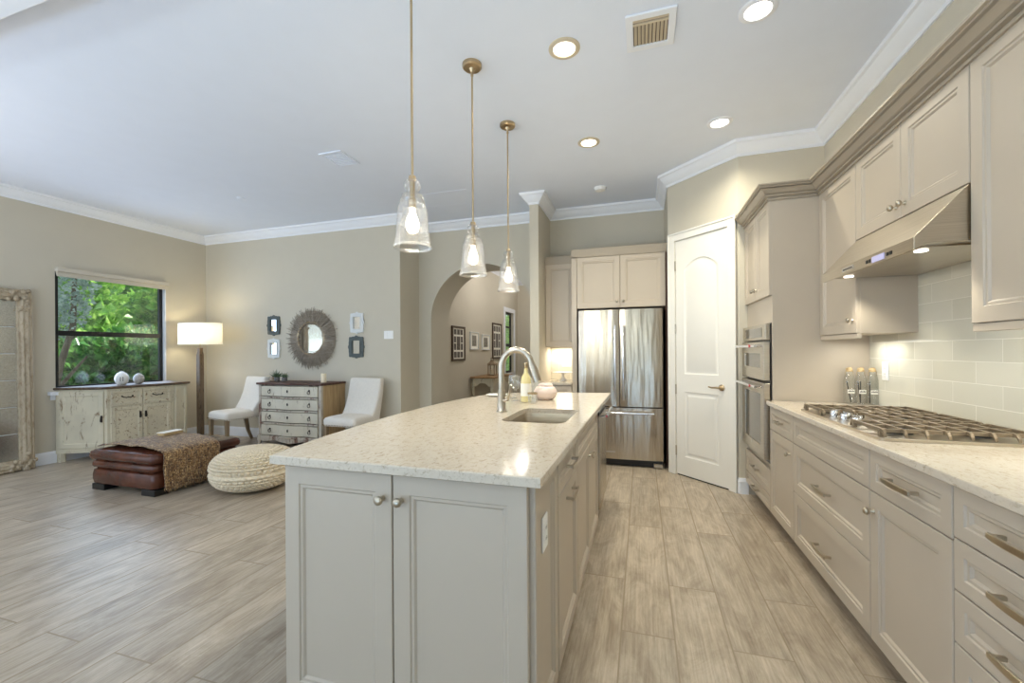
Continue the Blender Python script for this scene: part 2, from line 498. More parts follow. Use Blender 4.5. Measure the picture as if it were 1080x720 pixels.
# ------------------------------------------------------------------ mesh builder
class MB:
    def __init__(s):
        s.v, s.f, s.M = [], [], Matrix.Identity(4)

    def add(s, vs, fs):
        b = len(s.v)
        s.v += [tuple(s.M @ Vector(p)) for p in vs]
        s.f += [tuple(b + i for i in f) for f in fs]
        return s

    def box(s, x0, y0, z0, x1, y1, z1):
        x0, x1 = min(x0, x1), max(x0, x1)
        y0, y1 = min(y0, y1), max(y0, y1)
        z0, z1 = min(z0, z1), max(z0, z1)
        return s.add([(x0, y0, z0), (x1, y0, z0), (x1, y1, z0), (x0, y1, z0), (x0, y0, z1), (x1, y0, z1), (x1, y1, z1), (x0, y1, z1)],
                     [(0, 3, 2, 1), (4, 5, 6, 7), (0, 1, 5, 4), (1, 2, 6, 5), (2, 3, 7, 6), (3, 0, 4, 7)])

    def loft(s, loops, cap0=True, cap1=True, close=True):
        n = len(loops[0])
        vs = [p for l in loops for p in l]
        fs = []
        for k in range(len(loops) - 1):
            for i in range(n if close else n - 1):
                j = (i + 1) % n
                fs.append((k * n + i, k * n + j, (k + 1) * n + j, (k + 1) * n + i))
        if cap0:
            fs.append(tuple(reversed(range(n))))
        if cap1:
            fs.append(tuple((len(loops) - 1) * n + i for i in range(n)))
        return s.add(vs, fs)

    def lathe(s, prof, c=(0, 0, 0), n=28, cap=True, axis='z'):
        loops = []
        for r, z in prof:
            l = []
            for i in range(n):
                a = 2 * pi * i / n
                p = (r * cos(a), r * sin(a), z)
                if axis == 'x':
                    p = (p[2], p[0], p[1])
                elif axis == 'y':
                    p = (p[0], p[2], p[1])
                l.append((p[0] + c[0], p[1] + c[1], p[2] + c[2]))
            loops.append(l)
        return s.loft(loops, cap, cap)

    def tube(s, path, r, n=8, cap=True):
        P = [Vector(p) for p in path]
        rs = r if isinstance(r, (list, tuple)) else [r] * len(P)
        loops = []
        up = None
        for i, p in enumerate(P):
            t = (P[min(i + 1, len(P) - 1)] - P[max(i - 1, 0)]).normalized()
            if up is None:
                up = Vector((0, 0, 1)) if abs(t.z) < .9 else Vector((1, 0, 0))
            x = t.cross(up).normalized()
            y = x.cross(t).normalized()
            up = y
            loops.append([tuple(p + (x * cos(2 * pi * k / n) + y * sin(2 * pi * k / n)) * rs[i]) for k in range(n)])
        return s.loft(loops, cap, cap)

    def prism(s, outer, holes=(), z0=0, z1=1, plane='xy'):
        """outline (with holes) in a plane, extruded along the third axis from z0 to z1"""
        polys = [list(outer)] + [list(h) for h in holes]
        tri = tessellate_polygon([[Vector((p[0], p[1], 0)) for p in q] for q in polys])
        flat = [p for q in polys for p in q]

        def put(p, z):
            return {'xy': (p[0], p[1], z), 'xz': (p[0], z, p[1]), 'yz': (z, p[0], p[1])}[plane]
        n = len(flat)
        vs = [put(p, z0) for p in flat] + [put(p, z1) for p in flat]
        fs = []
        for t in tri:
            fs.append(tuple(t))
            fs.append(tuple(n + i for i in reversed(t)))
        b = 0
        for q in polys:
            k = len(q)
            for i in range(k):
                j = (i + 1) % k
                fs.append((b + i, b + j, n + b + j, n + b + i))
            b += k
        return s.add(vs, fs)

    def slab(s, outer, holes, z0, z1, c):
        """flat slab with a chamfered upper outer edge"""
        n = len(outer)
        P = [Vector(p) for p in outer]
        area = sum(P[i].x * P[(i + 1) % n].y - P[(i + 1) % n].x * P[i].y for i in range(n))
        sg = 1 if area > 0 else -1
        ins = []
        for i in range(n):
            a_, b_, c_ = P[i - 1], P[i], P[(i + 1) % n]
            d1, d2 = (b_ - a_).normalized(), (c_ - b_).normalized()
            n1, n2 = Vector((-d1.y, d1.x)) * sg, Vector((-d2.y, d2.x)) * sg
            ins.append(b_ + (n1 + n2) / (1 + n1.dot(n2)) * c)
        b = len(s.v)
        vs = [(p.x, p.y, z0) for p in P] + [(p.x, p.y, z1 - c) for p in P] + [(p.x, p.y, z1) for p in ins]
        hb = 3 * n
        fs = []
        for k in range(2):
            for i in range(n):
                j = (i + 1) % n
                fs.append((k * n + i, k * n + j, (k + 1) * n + j, (k + 1) * n + i))
        fl = [p for h in holes for p in h]
        m = len(fl)
        vs += [(p[0], p[1], z1) for p in fl] + [(p[0], p[1], z0) for p in fl]
        for zi, base, hoff in ((0, 0, hb + m), (1, 2 * n, hb)):
            ring = [(v[0], v[1]) for v in vs[base:base + n]]
            tri = tessellate_polygon([[Vector((p[0], p[1], 0)) for p in q] for q in [ring] + [list(h) for h in holes]])
            for t in tri:
                fs.append(tuple((base + i) if i < n else (hoff + i - n) for i in t))
        o_ = 0
        for h in holes:
            k = len(h)
            for i in range(k):
                j = (i + 1) % k
                fs.append((hb + o_ + i, hb + o_ + j, hb + m + o_ + j, hb + m + o_ + i))
            o_ += k
        return s.add(vs, fs)

    def sweep(s, path, prof, cap=True):
        """profile (d, z) pushed to the right of a horizontal path, mitred"""
        P = [Vector(p) for p in path]
        nrm = []
        for i in range(len(P) - 1):
            d = (P[i + 1] - P[i]).normalized()
            nrm.append(Vector((d.y, -d.x)))
        loops = []
        for i, p in enumerate(P):
            if i == 0:
                m = nrm[0]
            elif i == len(P) - 1:
                m = nrm[-1]
            else:
                m = (nrm[i - 1] + nrm[i]) / (1 + nrm[i - 1].dot(nrm[i]))
            loops.append([(p.x + m.x * d, p.y + m.y * d, z) for d, z in prof])
        return s.loft(loops, cap, cap)

    def ringed(s, x0, x1, z0, z1, rings, cap_back=True):
        """panel in the xz plane facing -y; rings = (inset, y)"""
        loops = []
        for i, y in rings:
            loops.append([(x0 + i, y, z0 + i), (x1 - i, y, z0 + i), (x1 - i, y, z1 - i), (x0 + i, y, z1 - i)])
        return s.loft(loops, cap_back, True)

    def sphere(s, c, r, nu=20, nv=12, sz=1.0):
        prof = [(max(1e-4, r * sin(pi * k / nv)), -r * sz * cos(pi * k / nv)) for k in range(nv + 1)]
        return s.lathe(prof, c, nu)

    def build(s, name, mat, parent=None, bevel=0, seg=2, smooth=None, subsurf=0, label=None):
        me = bpy.data.meshes.new(name)
        off = Vector((0, 0, 0))
        me.from_pydata(s.v, [], s.f)
        bm = bmesh.new()
        bm.from_mesh(me)
        bmesh.ops.recalc_face_normals(bm, faces=bm.faces)
        if smooth is not None:
            lim = R(smooth)
            for f in bm.faces:
                f.smooth = True
            for e in bm.edges:
                if len(e.link_faces) == 2 and e.calc_face_angle(0) > lim:
                    e.smooth = False
        bm.to_mesh(me)
        bm.free()
        me.materials.append(M[mat] if isinstance(mat, str) else mat)
        o = bpy.data.objects.new(name, me)
        COL.objects.link(o)
        if parent:
            o.parent = parent
        if bevel:
            md = o.modifiers.new('bevel', 'BEVEL')
            md.width = bevel
            md.segments = seg
            md.limit_method = 'ANGLE'
            md.angle_limit = R(40)
        if subsurf:
            md = o.modifiers.new('sub', 'SUBSURF')
            md.levels = md.render_levels = subsurf
        if label:
            o['label'] = label
        return o


def thing(name, label, cat, loc=(0, 0, 0), rz=0, group=None):
    o = bpy.data.objects.new(name, None)
    o.empty_display_size = .1
    COL.objects.link(o)
    o.location = loc
    o.rotation_euler = (0, 0, rz)
    o['label'] = label
    o['category'] = cat
    if group:
        o['group'] = group
    return o


def tag(o, label, cat, group=None, kind=None):
    o['label'] = label
    o['category'] = cat
    if group:
        o['group'] = group
    if kind:
        o['kind'] = kind
    return o


def struct(o, label=None, cat=None):
    o['kind'] = 'structure'
    if label:
        o['label'] = label
        o['category'] = cat
    return o


def dup(root, loc, rz, label, group=None):
    r = root.copy()
    COL.objects.link(r)
    r.location = loc
    r.rotation_euler = (0, 0, rz)
    r['label'] = label
    if group:
        r['group'] = group
    for ch in list(root.children):
        c = ch.copy()
        COL.objects.link(c)
        c.parent = r
        for g in list(ch.children):
            d = g.copy()
            COL.objects.link(d)
            d.parent = c
    return r


def arc(cx, cz, r, a0, a1, n):
    return [(cx + r * cos(a0 + (a1 - a0) * i / n), cz + r * sin(a0 + (a1 - a0) * i / n)) for i in range(n + 1)]


def rrect(x0, y0, x1, y1, r, n=5):
    return (arc(x1 - r, y1 - r, r, 0, pi / 2, n) + arc(x0 + r, y1 - r, r, pi / 2, pi, n)
            + arc(x0 + r, y0 + r, r, pi, 1.5 * pi, n) + arc(x1 - r, y0 + r, r, 1.5 * pi, 2 * pi, n))


# ------------------------------------------------------------------ room shell
LX, RX, CZ = -6.64, 1.485, 3.12
FY, SY, HY = 4.98, 5.48, 6.06      # living far wall, arch wall, back of arch wall
T = .12
H_END = 10.6
struct(MB().box(LX - T, -2.8, -.12, RX + T, 11, 0).build('floor', 'floor'), 'wood-look plank tile floor', 'floor')
struct(MB().box(LX - T, -2.8, CZ, RX + T, 11, CZ + .14).build('ceiling', 'ceiling'), 'smooth white ceiling', 'ceiling')
# left wall with window opening
WY0, WY1, WZ0, WZ1 = 3.17, 4.39, .84, 2.29
struct(MB().prism([(-2.8, 0), (FY + T, 0), (FY + T, CZ), (-2.8, CZ)], [[(WY0, WZ0), (WY1, WZ0), (WY1, WZ1), (WY0, WZ1)], [(-2.1, .02), (1.1, .02), (1.1, 2.5), (-2.1, 2.5)]], LX - T, LX, 'yz')
       .build('wall_left', 'wall'), 'beige wall around the garden window', 'wall')
struct(MB().box(LX, FY, 0, -3.11, FY + T, CZ).build('wall_far', 'wall'), 'pale wall behind the sunburst mirror', 'wall')
struct(MB().box(-3.11 - T, FY + T, 0, -3.11, SY + .02, CZ).build('wall_return', 'wall'), 'narrow return wall left of the arch', 'wall')
AX, AZ, AR = -2.15, 1.74, .765
outl = [(-3.11, 0), (AX - AR, 0)] + [p for p in reversed(arc(AX, AZ, AR, 0, pi, 32))] + [(AX + AR, 0), (-1.255, 0), (-1.255, CZ), (-3.11, CZ)]
struct(MB().prism(outl, [], SY, HY, 'xz').build('wall_arch', 'wall', smooth=20), 'thick wall pierced by the round arch', 'wall')
struct(MB().box(-1.255, 4.80, 0, -1.15, HY, CZ).build('wall_wing', 'wall'), 'narrow wing wall beside the fridge alcove', 'wall')
struct(MB().box(-1.15, SY, 0, .27, SY + T, CZ).build('wall_kitchen', 'wall'), 'kitchen wall behind the fridge', 'wall')
struct(MB().box(.27, 4.747, 0, .27 + T, SY + T, CZ).build('wall_alcove', 'wall'), 'short wall right of the fridge', 'wall')
PA, PB = Vector((.27, 4.747)), Vector((.832, 4.185))
struct(MB().prism([PA, PB, PB + Vector((.09, .09)), PA + Vector((.09, .09))], [], 0, CZ, 'xy').build('wall_pantry', 'wall'), 'angled corner wall holding the pantry door', 'wall')
struct(MB().box(.832, 4.185, 0, RX + T, 4.185 + T, CZ).build('wall_oven', 'wall'), 'wall behind the oven tower', 'wall')
struct(MB().box(RX, -2.8, 0, RX + T, 4.185, CZ).build('wall_right', 'wall'), 'right kitchen wall above the cabinets', 'wall')
# rear wall, behind the camera, with the patio opening
struct(MB().prism([(LX - T, 0), (RX + T, 0), (RX + T, CZ), (LX - T, CZ)], [[(-5.8, .02), (-3.3, .02), (-3.3, 2.6), (-5.8, 2.6)]], -2.8, -2.68, 'xz')
       .build('wall_rear', 'wall'), 'rear wall with patio opening', 'wall')
# hallway
HX = -3.12
struct(MB().prism([(HY, 0), (H_END, 0), (H_END, CZ), (HY, CZ)], [[(9.55, .75), (10.25, .75), (10.25, 2.24), (9.55, 2.24)]], HX - T, HX, 'yz').build('wall_hall', 'wall'), 'hall wall hung with framed pictures', 'wall')
struct(MB().box(HX - T, H_END, 0, -1.0, H_END + T, CZ).build('wall_hall_end', 'wall'), 'end wall of the hall', 'wall')
struct(MB().box(-1.2, HY, 0, -1.2 + T, H_END, CZ).build('wall_hall_right', 'wall'), 'right wall of the hall', 'wall')

# white crown and baseboards
CROWN = [(0, 3.0), (.012, 3.0), (.016, 3.022), (.03, 3.03), (.062, 3.066), (.078, 3.09), (.095, 3.096), (.1, 3.12), (0, 3.12)]
PERIM = [(LX, -2.6), (LX, FY), (-3.11, FY), (-3.11, SY), (-1.255, SY), (-1.255, 4.80), (-1.15, 4.80), (-1.15, SY), (.27, SY), tuple(PA), tuple(PB), (RX, 4.185), (RX, -2.6)]
struct(MB().sweep(PERIM, CROWN).build('trim_1', 'white_trim', smooth=25), 'white crown molding round the room', 'trim')
struct(MB().sweep([(HX, HY + .02), (HX, H_END), (-1.2, H_END), (-1.2, HY + .02)], CROWN).build('trim_2', 'white_trim', smooth=25), 'white crown molding in the hall', 'trim')
BASE = [(0, .0), (.016, .0), (.016, .11), (.011, .125), (.008, .14), (0, .14)]
struct(MB().sweep([(LX, -2.6), (LX, FY), (-3.11, FY), (-3.11, SY), (AX - AR, SY), (AX - AR, HY)], BASE).build('baseboard_living', 'white_trim'), 'white baseboard in the living area', 'baseboard')
struct(MB().sweep([(AX + AR, HY), (AX + AR, SY), (-1.255, SY), (-1.255, 4.80), (-1.15, 4.80), (-1.15, 4.87)], BASE).build('baseboard_wing', 'white_trim'), 'white baseboard of the wing wall', 'baseboard')
struct(MB().sweep([(HX, HY + .02), (HX, H_END), (-1.2, H_END), (-1.2, HY + .02)], BASE).build('baseboard_hall', 'white_trim'), 'white baseboard of the hall', 'baseboard')
# dropped header at the upper left
struct(MB().box(LX, .95, 2.985, -2.0, 1.285, CZ).build('trim_3', 'white_trim', bevel=.004), 'white dropped header at the ceiling', 'beam')

# ------------------------------------------------------------------ window in the left wall
wt = struct(thing('window_1', 'black-framed garden window above the sideboard', 'window', (LX - .06, 0, 0)))
fx0, fx1 = -.035, .005
mb = MB()
mb.prism([(WY0, WZ0), (WY1, WZ0), (WY1, WZ1), (WY0, WZ1)], [[(WY0 + .055, WZ0 + .06), (WY1 - .055, WZ0 + .06), (WY1 - .055, WZ1 - .06), (WY0 + .055, WZ1 - .06)]], fx0, fx1, 'yz')
mb.build('window_frame', 'black_frame', wt, bevel=.003)
MB().box(fx0, WY0 + .05, 1.505, fx1 + .012, WY1 - .05, 1.565).build('meeting_rail', 'black_frame', wt, bevel=.003)
MB().box(-.018, WY0 + .05, WZ0 + .055, -.014, WY1 - .05, 1.51).build('lower_pane', 'glass', wt)
MB().box(-.022, WY0 + .05, 1.56, -.018, WY1 - .05, WZ1 - .055).build('upper_pane', 'glass', wt)
MB().box(0.0, WY0 - .07, WZ0 - .045, .115, WY1 + .07, WZ0 - .003).box(.06, WY0 - .05, WZ0 - .10, .078, WY1 + .05, WZ0 - .045).build('window_sill', 'white_trim', wt, bevel=.004)
struct(MB().box(LX - .055, WY1 - .014, WZ0, LX - .002, WY1 - .001, WZ1).build('trim_4', 'white_trim'), 'white window reveal', 'trim')
bl = thing('window_blind', 'pale roman blind pulled up across the top of the garden window', 'blind', (LX + .012, 0, 0))
MB().box(-.01, WY0 - .005, WZ1 - .03, .05, WY1 + .005, WZ1 + .02).build('headrail', 'blind', bl, bevel=.004)
mb = MB()
for k in range(3):
    mb.box(-.006 + .008 * k, WY0 + .004, WZ1 - .052 - .016 * k, .008 + .008 * k, WY1 - .004, WZ1 - .028)
mb.build('folded_fabric', 'blind', bl, bevel=.003)

# hall window
hw = struct(thing('window_2', 'tall black-framed window at the end of the hall', 'window', (HX - .07, 0, 0)))
mb = MB()
mb.prism([(9.55, .75), (10.25, .75), (10.25, 2.24), (9.55, 2.24)], [[(9.6, .8), (10.2, .8), (10.2, 2.19), (9.6, 2.19)]], -.03, .01, 'yz')
mb.build('window_frame', 'black_frame', hw)
MB().box(-.03, 9.6, 1.40, .012, 10.2, 1.47).box(-.03, 9.6, 1.86, .012, 10.2, 1.90).build('glazing_bars', 'black_frame', hw)
MB().box(-.012, 9.6, .8, -.008, 10.2, 2.19).build('pane', 'glass', hw)
struct(MB().prism([(9.45, .65), (10.35, .65), (10.35, 2.34), (9.45, 2.34)], [[(9.55, .75), (10.25, .75), (10.25, 2.24), (9.55, 2.24)]], HX, HX + .018, 'yz').build('trim_5', 'white_trim'), 'white casing of the hall window', 'trim')

# patio door frame behind the camera
pdn = struct(thing('door_2', 'patio sliding door behind the viewpoint', 'door', (0, -2.74, 0)))
mb = MB()
for x in (-5.8, -4.58, -3.37):
    mb.box(x, -.03, .02, x + .07, .03, 2.6)
mb.box(-5.8, -.03, .02, -3.3, .03, .08).box(-5.8, -.03, 2.53, -3.3, .03, 2.6)
mb.build('door_frame', 'black_frame', pdn)

pdl = struct(thing('door_3', 'side sliding door left of the viewpoint', 'door', (LX - .06, 0, 0)))
mb = MB()
for y in (-2.1, -.53, 1.03):
    mb.box(-.03, y, .02, .03, y + .07, 2.5)
mb.box(-.03, -2.1, .02, .03, 1.1, .08).box(-.03, -2.1, 2.43, .03, 1.1, 2.5)
mb.build('door_frame', 'black_frame', pdl)

# ------------------------------------------------------------------ pantry door
ang = math.atan2(PB.y - PA.y, PB.x - PA.x)
PD = thing('door_1', 'white two-panel arch-top pantry door in the angled wall', 'door', (PA.x, PA.y, 0), ang)
struct(PD)
L = (PB - PA).length
d0, d1, dz = .105, .105 + .585, 2.40
PD_Y = -.008


def arch_loop(x0, x1, z0, zs, rise, ins, y, n=10):
    x0, x1, z0 = x0 + ins, x1 - ins, z0 + ins
    pts = [(x0, y, z0), (x1, y, z0)]
    for i in range(n + 1):
        t = i / n
        x = x1 + (x0 - x1) * t
        pts.append((x, y, zs - ins + rise * sin(pi * t) ** .8))
    return pts


up_o = [(p[0], p[2]) for p in arch_loop(d0 + .1, d1 - .1, 1.04, 2.09, .10, 0, 0)]
lo_o = [(d0 + .1, .20), (d1 - .1, .20), (d1 - .1, .86), (d0 + .1, .86)]
slab = MB().prism([(d0, .012), (d1, .012), (d1, dz), (d0, dz)], [up_o, lo_o], PD_Y, PD_Y + .03, 'xz')
slab.build('door_slab', 'door_white', PD)
mb = MB()
prof = [(0, 0), (.006, .005), (.016, .007), (.028, .007), (.046, .001)]
mb.loft([arch_loop(d0 + .1, d1 - .1, 1.04, 2.09, .10, i, PD_Y + y) for i, y in prof], False, True)
mb.build('upper_panel', 'door_white', PD, smooth=40)
mb = MB()
mb.ringed(d0 + .1, d1 - .1, .20, .86, [(i, PD_Y + y) for i, y in prof], False)
mb.build('lower_panel', 'door_white', PD)
mb = MB()
mb.prism([(d0 - .088, 0), (d0 - .006, 0), (d0 - .006, dz + .006), (d1 + .006, dz + .006), (d1 + .006, 0), (d1 + .088, 0), (d1 + .088, dz + .088), (d0 - .088, dz + .088)], [], -.022, 0, 'xz')
mb.prism([(d0 - .088, 0), (d0 - .07, 0), (d0 - .07, dz + .07), (d1 + .07, dz + .07), (d1 + .07, 0), (d1 + .088, 0), (d1 + .088, dz + .088), (d0 - .088, dz + .088)], [], -.03, 0, 'xz')
mb.build('door_casing', 'door_white', PD, bevel=.003)
for z in (.25, .88, 1.5, 2.15):
    MB().box(d0 - .012, -.02, z - .05, d0 + .004, PD_Y - .002, z + .05).build('hinge', 'nickel', PD)
mb = MB().lathe([(.03, 0), (.03, .008), (.012, .014), (.012, .045)], (0, 0, 0), 18, axis='y')
for i, v in enumerate(mb.v):
    mb.v[i] = (v[0] + d1 - .065, PD_Y - v[1], v[2] + .93)
mb.tube([(d1 - .065, PD_Y - .045, .93), (d1 - .09, PD_Y - .05, .932), (d1 - .13, PD_Y - .05, .928), (d1 - .17, PD_Y - .05, .934)], [.009, .009, .008, .007])
mb.build('lever_handle', 'brass', PD, smooth=40)
MB().box(d0 + .01, PD_Y + .002, .001, d1 - .01, PD_Y + .02, .013).build('threshold_gap', 'black', PD)
struct(MB().sweep([tuple(PA + (PB - PA) * ((d1 + .09) / L)), tuple(PB), (.895, 4.185)], BASE).build('baseboard_pantry', 'white_trim'), 'white baseboard beside the pantry door', 'baseboard')

# ------------------------------------------------------------------ cabinetry
RING_DOOR = lambda st: [(0, 0), (0, -.018), (.0025, -.021), (st, -.021), (st + .004, -.016), (st + .013, -.016), (st + .02, -.009)]


def knob(parent, x, z, y=-.021):
    mb = MB().lathe([(.009, 0), (.009, .004), (.005, .008), (.005, .016), (.012, .019), (.0155, .025), (.0145, .032), (.008, .036), (.0005, .037)], (0, 0, 0), 16, axis='y')
    mb.v = [(v[0] + x, y - v[1], v[2] + z) for v in mb.v]
    return mb.build('knob', 'nickel', parent, smooth=50)


def pull(parent, x, z, l=.13, y=-.021):
    mb = MB()
    h = l / 2
    n = 8
    loops = []
    for i in range(n + 1):
        t = -1 + 2 * i / n
        yy = y - .030 - .006 * (1 - t * t)
        w = .0075 + .0025 * (1 - t * t)
        xx = x + t * (h + .012)
        loops.append([(xx, yy - .004, z - w), (xx, yy + .004, z - w), (xx, yy + .004, z + w), (xx, yy - .004, z + w)])
    mb.loft(loops)
    for sx in (-1, 1):
        mb.box(x + sx * h - .006, y - .032, z - .006, x + sx * h + .006, y, z + .006)
    return mb.build('handle', 'nickel', parent, bevel=.002)


def cabinet(name, label, cat, loc, rz, w, d, z0, z1, fronts, toe=True, stile=.058, light_rail=False):
    t = thing(name, label, cat, loc, rz)
    mb = MB()
    if toe:
        mb.box(0, .0, .105, w, d, z1).box(0.003, .075, 0, w - .003, d, .105)
    else:
        mb.box(0, 0, z0, w, d, z1)
    mb.build('body', 'cabinet', t, bevel=.0015)
    if light_rail:
        MB().box(0, -.016, z0 - .03, w, .006, z0).build('light_rail', 'cabinet', t, bevel=.003)
    g = .0022
    for f in fronts:
        kind, x0, x1, a, b, hwk = f
        st = stile if kind == 'door' else min(stile, (b - a) * .27)
        o = MB().ringed(x0 + g, x1 - g, a + g, b - g, RING_DOOR(st)).build(kind, 'cabinet', t)
        if hwk:
            if hwk[0] == 'knob':
                knob(o, hwk[1], hwk[2])
            else:
                pull(o, hwk[1], hwk[2], hwk[3])
    return t


FX = .897          # body face of right base run (door faces at .876)
RZ = -pi / 2
ZT, ZD, ZB = .878, .712, .112
DEP = RX - FX - .002
cabinet('base_cabinet', 'narrow base cabinet between oven tower and cooktop drawers, one drawer over one door', 'cabinet', (FX, 3.438, 0), RZ, .488, DEP, 0, .884,
        [('drawer', 0, .488, ZD, ZT, ('pull', .25, .795, .10)), ('door', 0, .488, ZB, ZD, ('knob', .435, .63))])
cabinet('cooktop_cabinet', 'wide base cabinet under the cooktop with two deep drawers', 'cabinet', (FX, 2.948, 0), RZ, .896, DEP, 0, .884,
        [('false_front', 0, .896, ZD, ZT, None), ('drawer', 0, .896, .42, ZD, ('pull', .45, .566, .15)), ('drawer', 0, .896, ZB, .42, ('pull', .45, .262, .15))])
cabinet('base_cabinet', 'base cabinet right of the cooktop, one drawer above one large door', 'cabinet', (FX, 2.050, 0), RZ, .474, DEP, 0, .884,
        [('drawer', 0, .474, ZD, ZT, ('pull', .237, .797, .15)), ('door', 0, .474, ZB, ZD, ('knob', .03, .635))])
cabinet('drawer_cabinet', 'base cabinet of four stacked drawers nearest the viewer', 'cabinet', (FX, 1.574, 0), RZ, .53, DEP, 0, .884,
        [('drawer', 0, .53, .724, ZT, ('pull', .265, .80, .15)), ('drawer', 0, .53, .571, .724, ('pull', .265, .648, .15)),
         ('drawer', 0, .53, .416, .571, ('pull', .265, .494, .15)), ('drawer', 0, .53, ZB, .416, ('pull', .265, .27, .15))])
tag(MB().box(.852, 1.03, .8845, RX - .012, 3.438, .914).build('countertop', 'quartz', bevel=.004), 'long pale quartz countertop running under the cooktop', 'countertop')
bs = tag(MB().box(RX - .011, 1.03, .9145, RX, 3.438, 1.90).build('backsplash', 'tile'), 'pale glazed tile backsplash behind the cooktop', 'backsplash')
struct(bs)

# oven tower
TW = 4.183 - 3.44
tw = cabinet('oven_tower', 'tall oven cabinet with double wall oven beside the pantry door', 'cabinet', (FX, 4.183, 0), RZ, TW, DEP, 0, 2.375,
             [('door', 0, TW / 2, 1.67, 2.365, ('knob', TW / 2 - .035, 1.75)), ('door', TW / 2, TW, 1.67, 2.365, ('knob', TW / 2 + .035, 1.75)),
              ('drawer', 0, TW, .225, .415, ('pull', TW / 2, .33, .13)), ('drawer', 0, TW, .112, .222, ('pull', TW / 2, .17, .13))])
ov = thing('wall_oven', 'stainless double wall oven with microwave set in the tower', 'oven', (FX, 4.183, 0), RZ)
o0, o1 = .02, TW - .02
MB().box(o0, -.006, .445, o1, -.0005, 1.475).build('oven_surround', 'black', ov)
MB().box(o0 + .004, -.04, 1.352, o1 - .016, -.006, 1.468).build('control_panel', 'steel_plain', ov, bevel=.004)
MB().box(o0 + .09, -.0425, 1.375, o1 - .10, -.0405, 1.447).build('control_glass', 'oven_glass', ov)


def oven_door(z0, z1, name):
    d = MB().prism([(o0 + .004, z0), (o1 - .016, z0), (o1 - .016, z1), (o0 + .004, z1)], [[(o0 + .10, z0 + .09), (o1 - .11, z0 + .09), (o1 - .11, z1 - .085), (o0 + .10, z1 - .085)]], -.05, -.008, 'xz').build(name, 'steel_plain', ov, bevel=.003)
    MB().box(o0 + .095, -.044, z0 + .085, o1 - .105, -.02, z1 - .08).build('oven_window', 'oven_glass', d)
    zz = z1 - .03
    h = MB().tube([(o0 + .02, -.10, zz), (o1 - .03, -.10, zz)], .011, 12)
    for x in (o0 + .05, o1 - .06):
        h.tube([(x, -.10, zz), (x, -.048, zz)], .009, 10)
    h.build('oven_handle', 'chrome', d, smooth=40)
    r = MB().lathe([(.013, 0), (.013, .004)], (0, 0, 0), 16, axis='y')
    r.v = [(v[0] + o1 - .16, -.111 - v[1], v[2] + zz) for v in r.v]
    r.build('red_medallion', 'red', d)
    return d


oven_door(1.055, 1.338, 'microwave_door')
oven_door(.475, 1.035, 'oven_door')
MB().box(TW / 2 - .03, -.0525, .535, TW / 2 - .015, -.0505, .56).build('maker_badge', 'chrome', ov)

# right upper cabinets
UX = 1.206
UD = RX - UX - .002
U0, U1 = 1.372, 2.375
cabinet('upper_cabinet', 'tall narrow upper cabinet between oven tower and range hood', 'cabinet', (UX, 3.438, 0), RZ, .526, UD, U0, U1,
        [('door', 0, .526, U0, U1 - .01, ('knob', .485, 1.45))], False, light_rail=True)
cabinet('upper_cabinet', 'two-door upper cabinet above the range hood', 'cabinet', (UX, 2.910, 0), RZ, .882, UD, 1.905, U1,
        [('door', 0, .441, 1.905, U1 - .01, ('knob', .405, 1.965)), ('door', .441, .882, 1.905, U1 - .01, ('knob', .477, 1.965))], False)
cabinet('upper_cabinet', 'large upper cabinet at right foreground beyond the range hood', 'cabinet', (UX, 2.026, 0), RZ, .96, UD, U0, U1,
        [('door', 0, .48, U0, U1 - .01, ('knob', .445, 1.43)), ('door', .48, .96, U0, U1 - .01, ('knob', .515, 1.43))], False, light_rail=True)
CCROWN = [(0, 2.350), (.010, 2.350), (.010, 2.361), (.004, 2.364), (.004, 2.371), (.024, 2.374), (.024, 2.384), (.018, 2.388), (.034, 2.394), (.050, 2.412), (.060, 2.418), (.052, 2.424), (.068, 2.427), (.068, 2.435), (.080, 2.439), (.080, 2.450), (0, 2.450)]
struct(MB().sweep([(.874, 4.18), (.874, 3.438), (1.184, 3.438), (1.184, 1.05)], CCROWN).build('trim_6', 'crown_shade', smooth=25), 'stepped cabinet crown along the oven tower and uppers', 'trim')

# range hood
hd = thing('range_hood', 'slanted stainless under-cabinet range hood over the cooktop', 'range hood', (0, 0, 0))
hy0, hy1 = 2.032, 2.906
prof_h = [(RX - .013, 1.69), (1.06, 1.69), (1.02, 1.668), (1.016, 1.668), (1.016, 1.716), (1.185, 1.902), (RX - .013, 1.902)]
MB().prism(prof_h, [], hy0, hy1, 'xz').build('canopy', 'steel_plain', hd, bevel=.002)
MB().box(1.07, hy0 + .06, 1.684, 1.42, hy1 - .06, 1.6895).build('filter_panel', 'steel_plain', hd)
for y in (hy0 + .12, hy1 - .12):
    mbl = MB().lathe([(.022, 0), (.022, -.004)], (1.10, y, 1.6835), 20)
    mbl.build('hood_lamp', 'hood_led', hd)
    light('hood_spot', 'SPOT', (1.10, y, 1.67), 9, (1, .95, .8), spot_size=R(120), spot_blend=.6, shadow_soft_size=.03)
MB().box(1.0125, 2.24, 1.675, 1.0158, 2.34, 1.702).build('display_panel', 'display', hd)
for y in (2.19, 2.215, 2.365, 2.39):
    MB().box(1.0135, y - .008, 1.682, 1.0158, y + .008, 1.697).build('button', 'black', hd)
mb = MB().box(1.0125, 2.52, 1.683, 1.0158, 2.64, 1.704)
mb.build('maker_plate', 'chrome', hd)
mb = MB()
for k in range(9):
    mb.box(1.0118, 2.53 + k * .0115, 1.690, 1.0124, 2.537 + k * .0115, 1.697)
mb.build('plate_lettering', 'ink', hd)

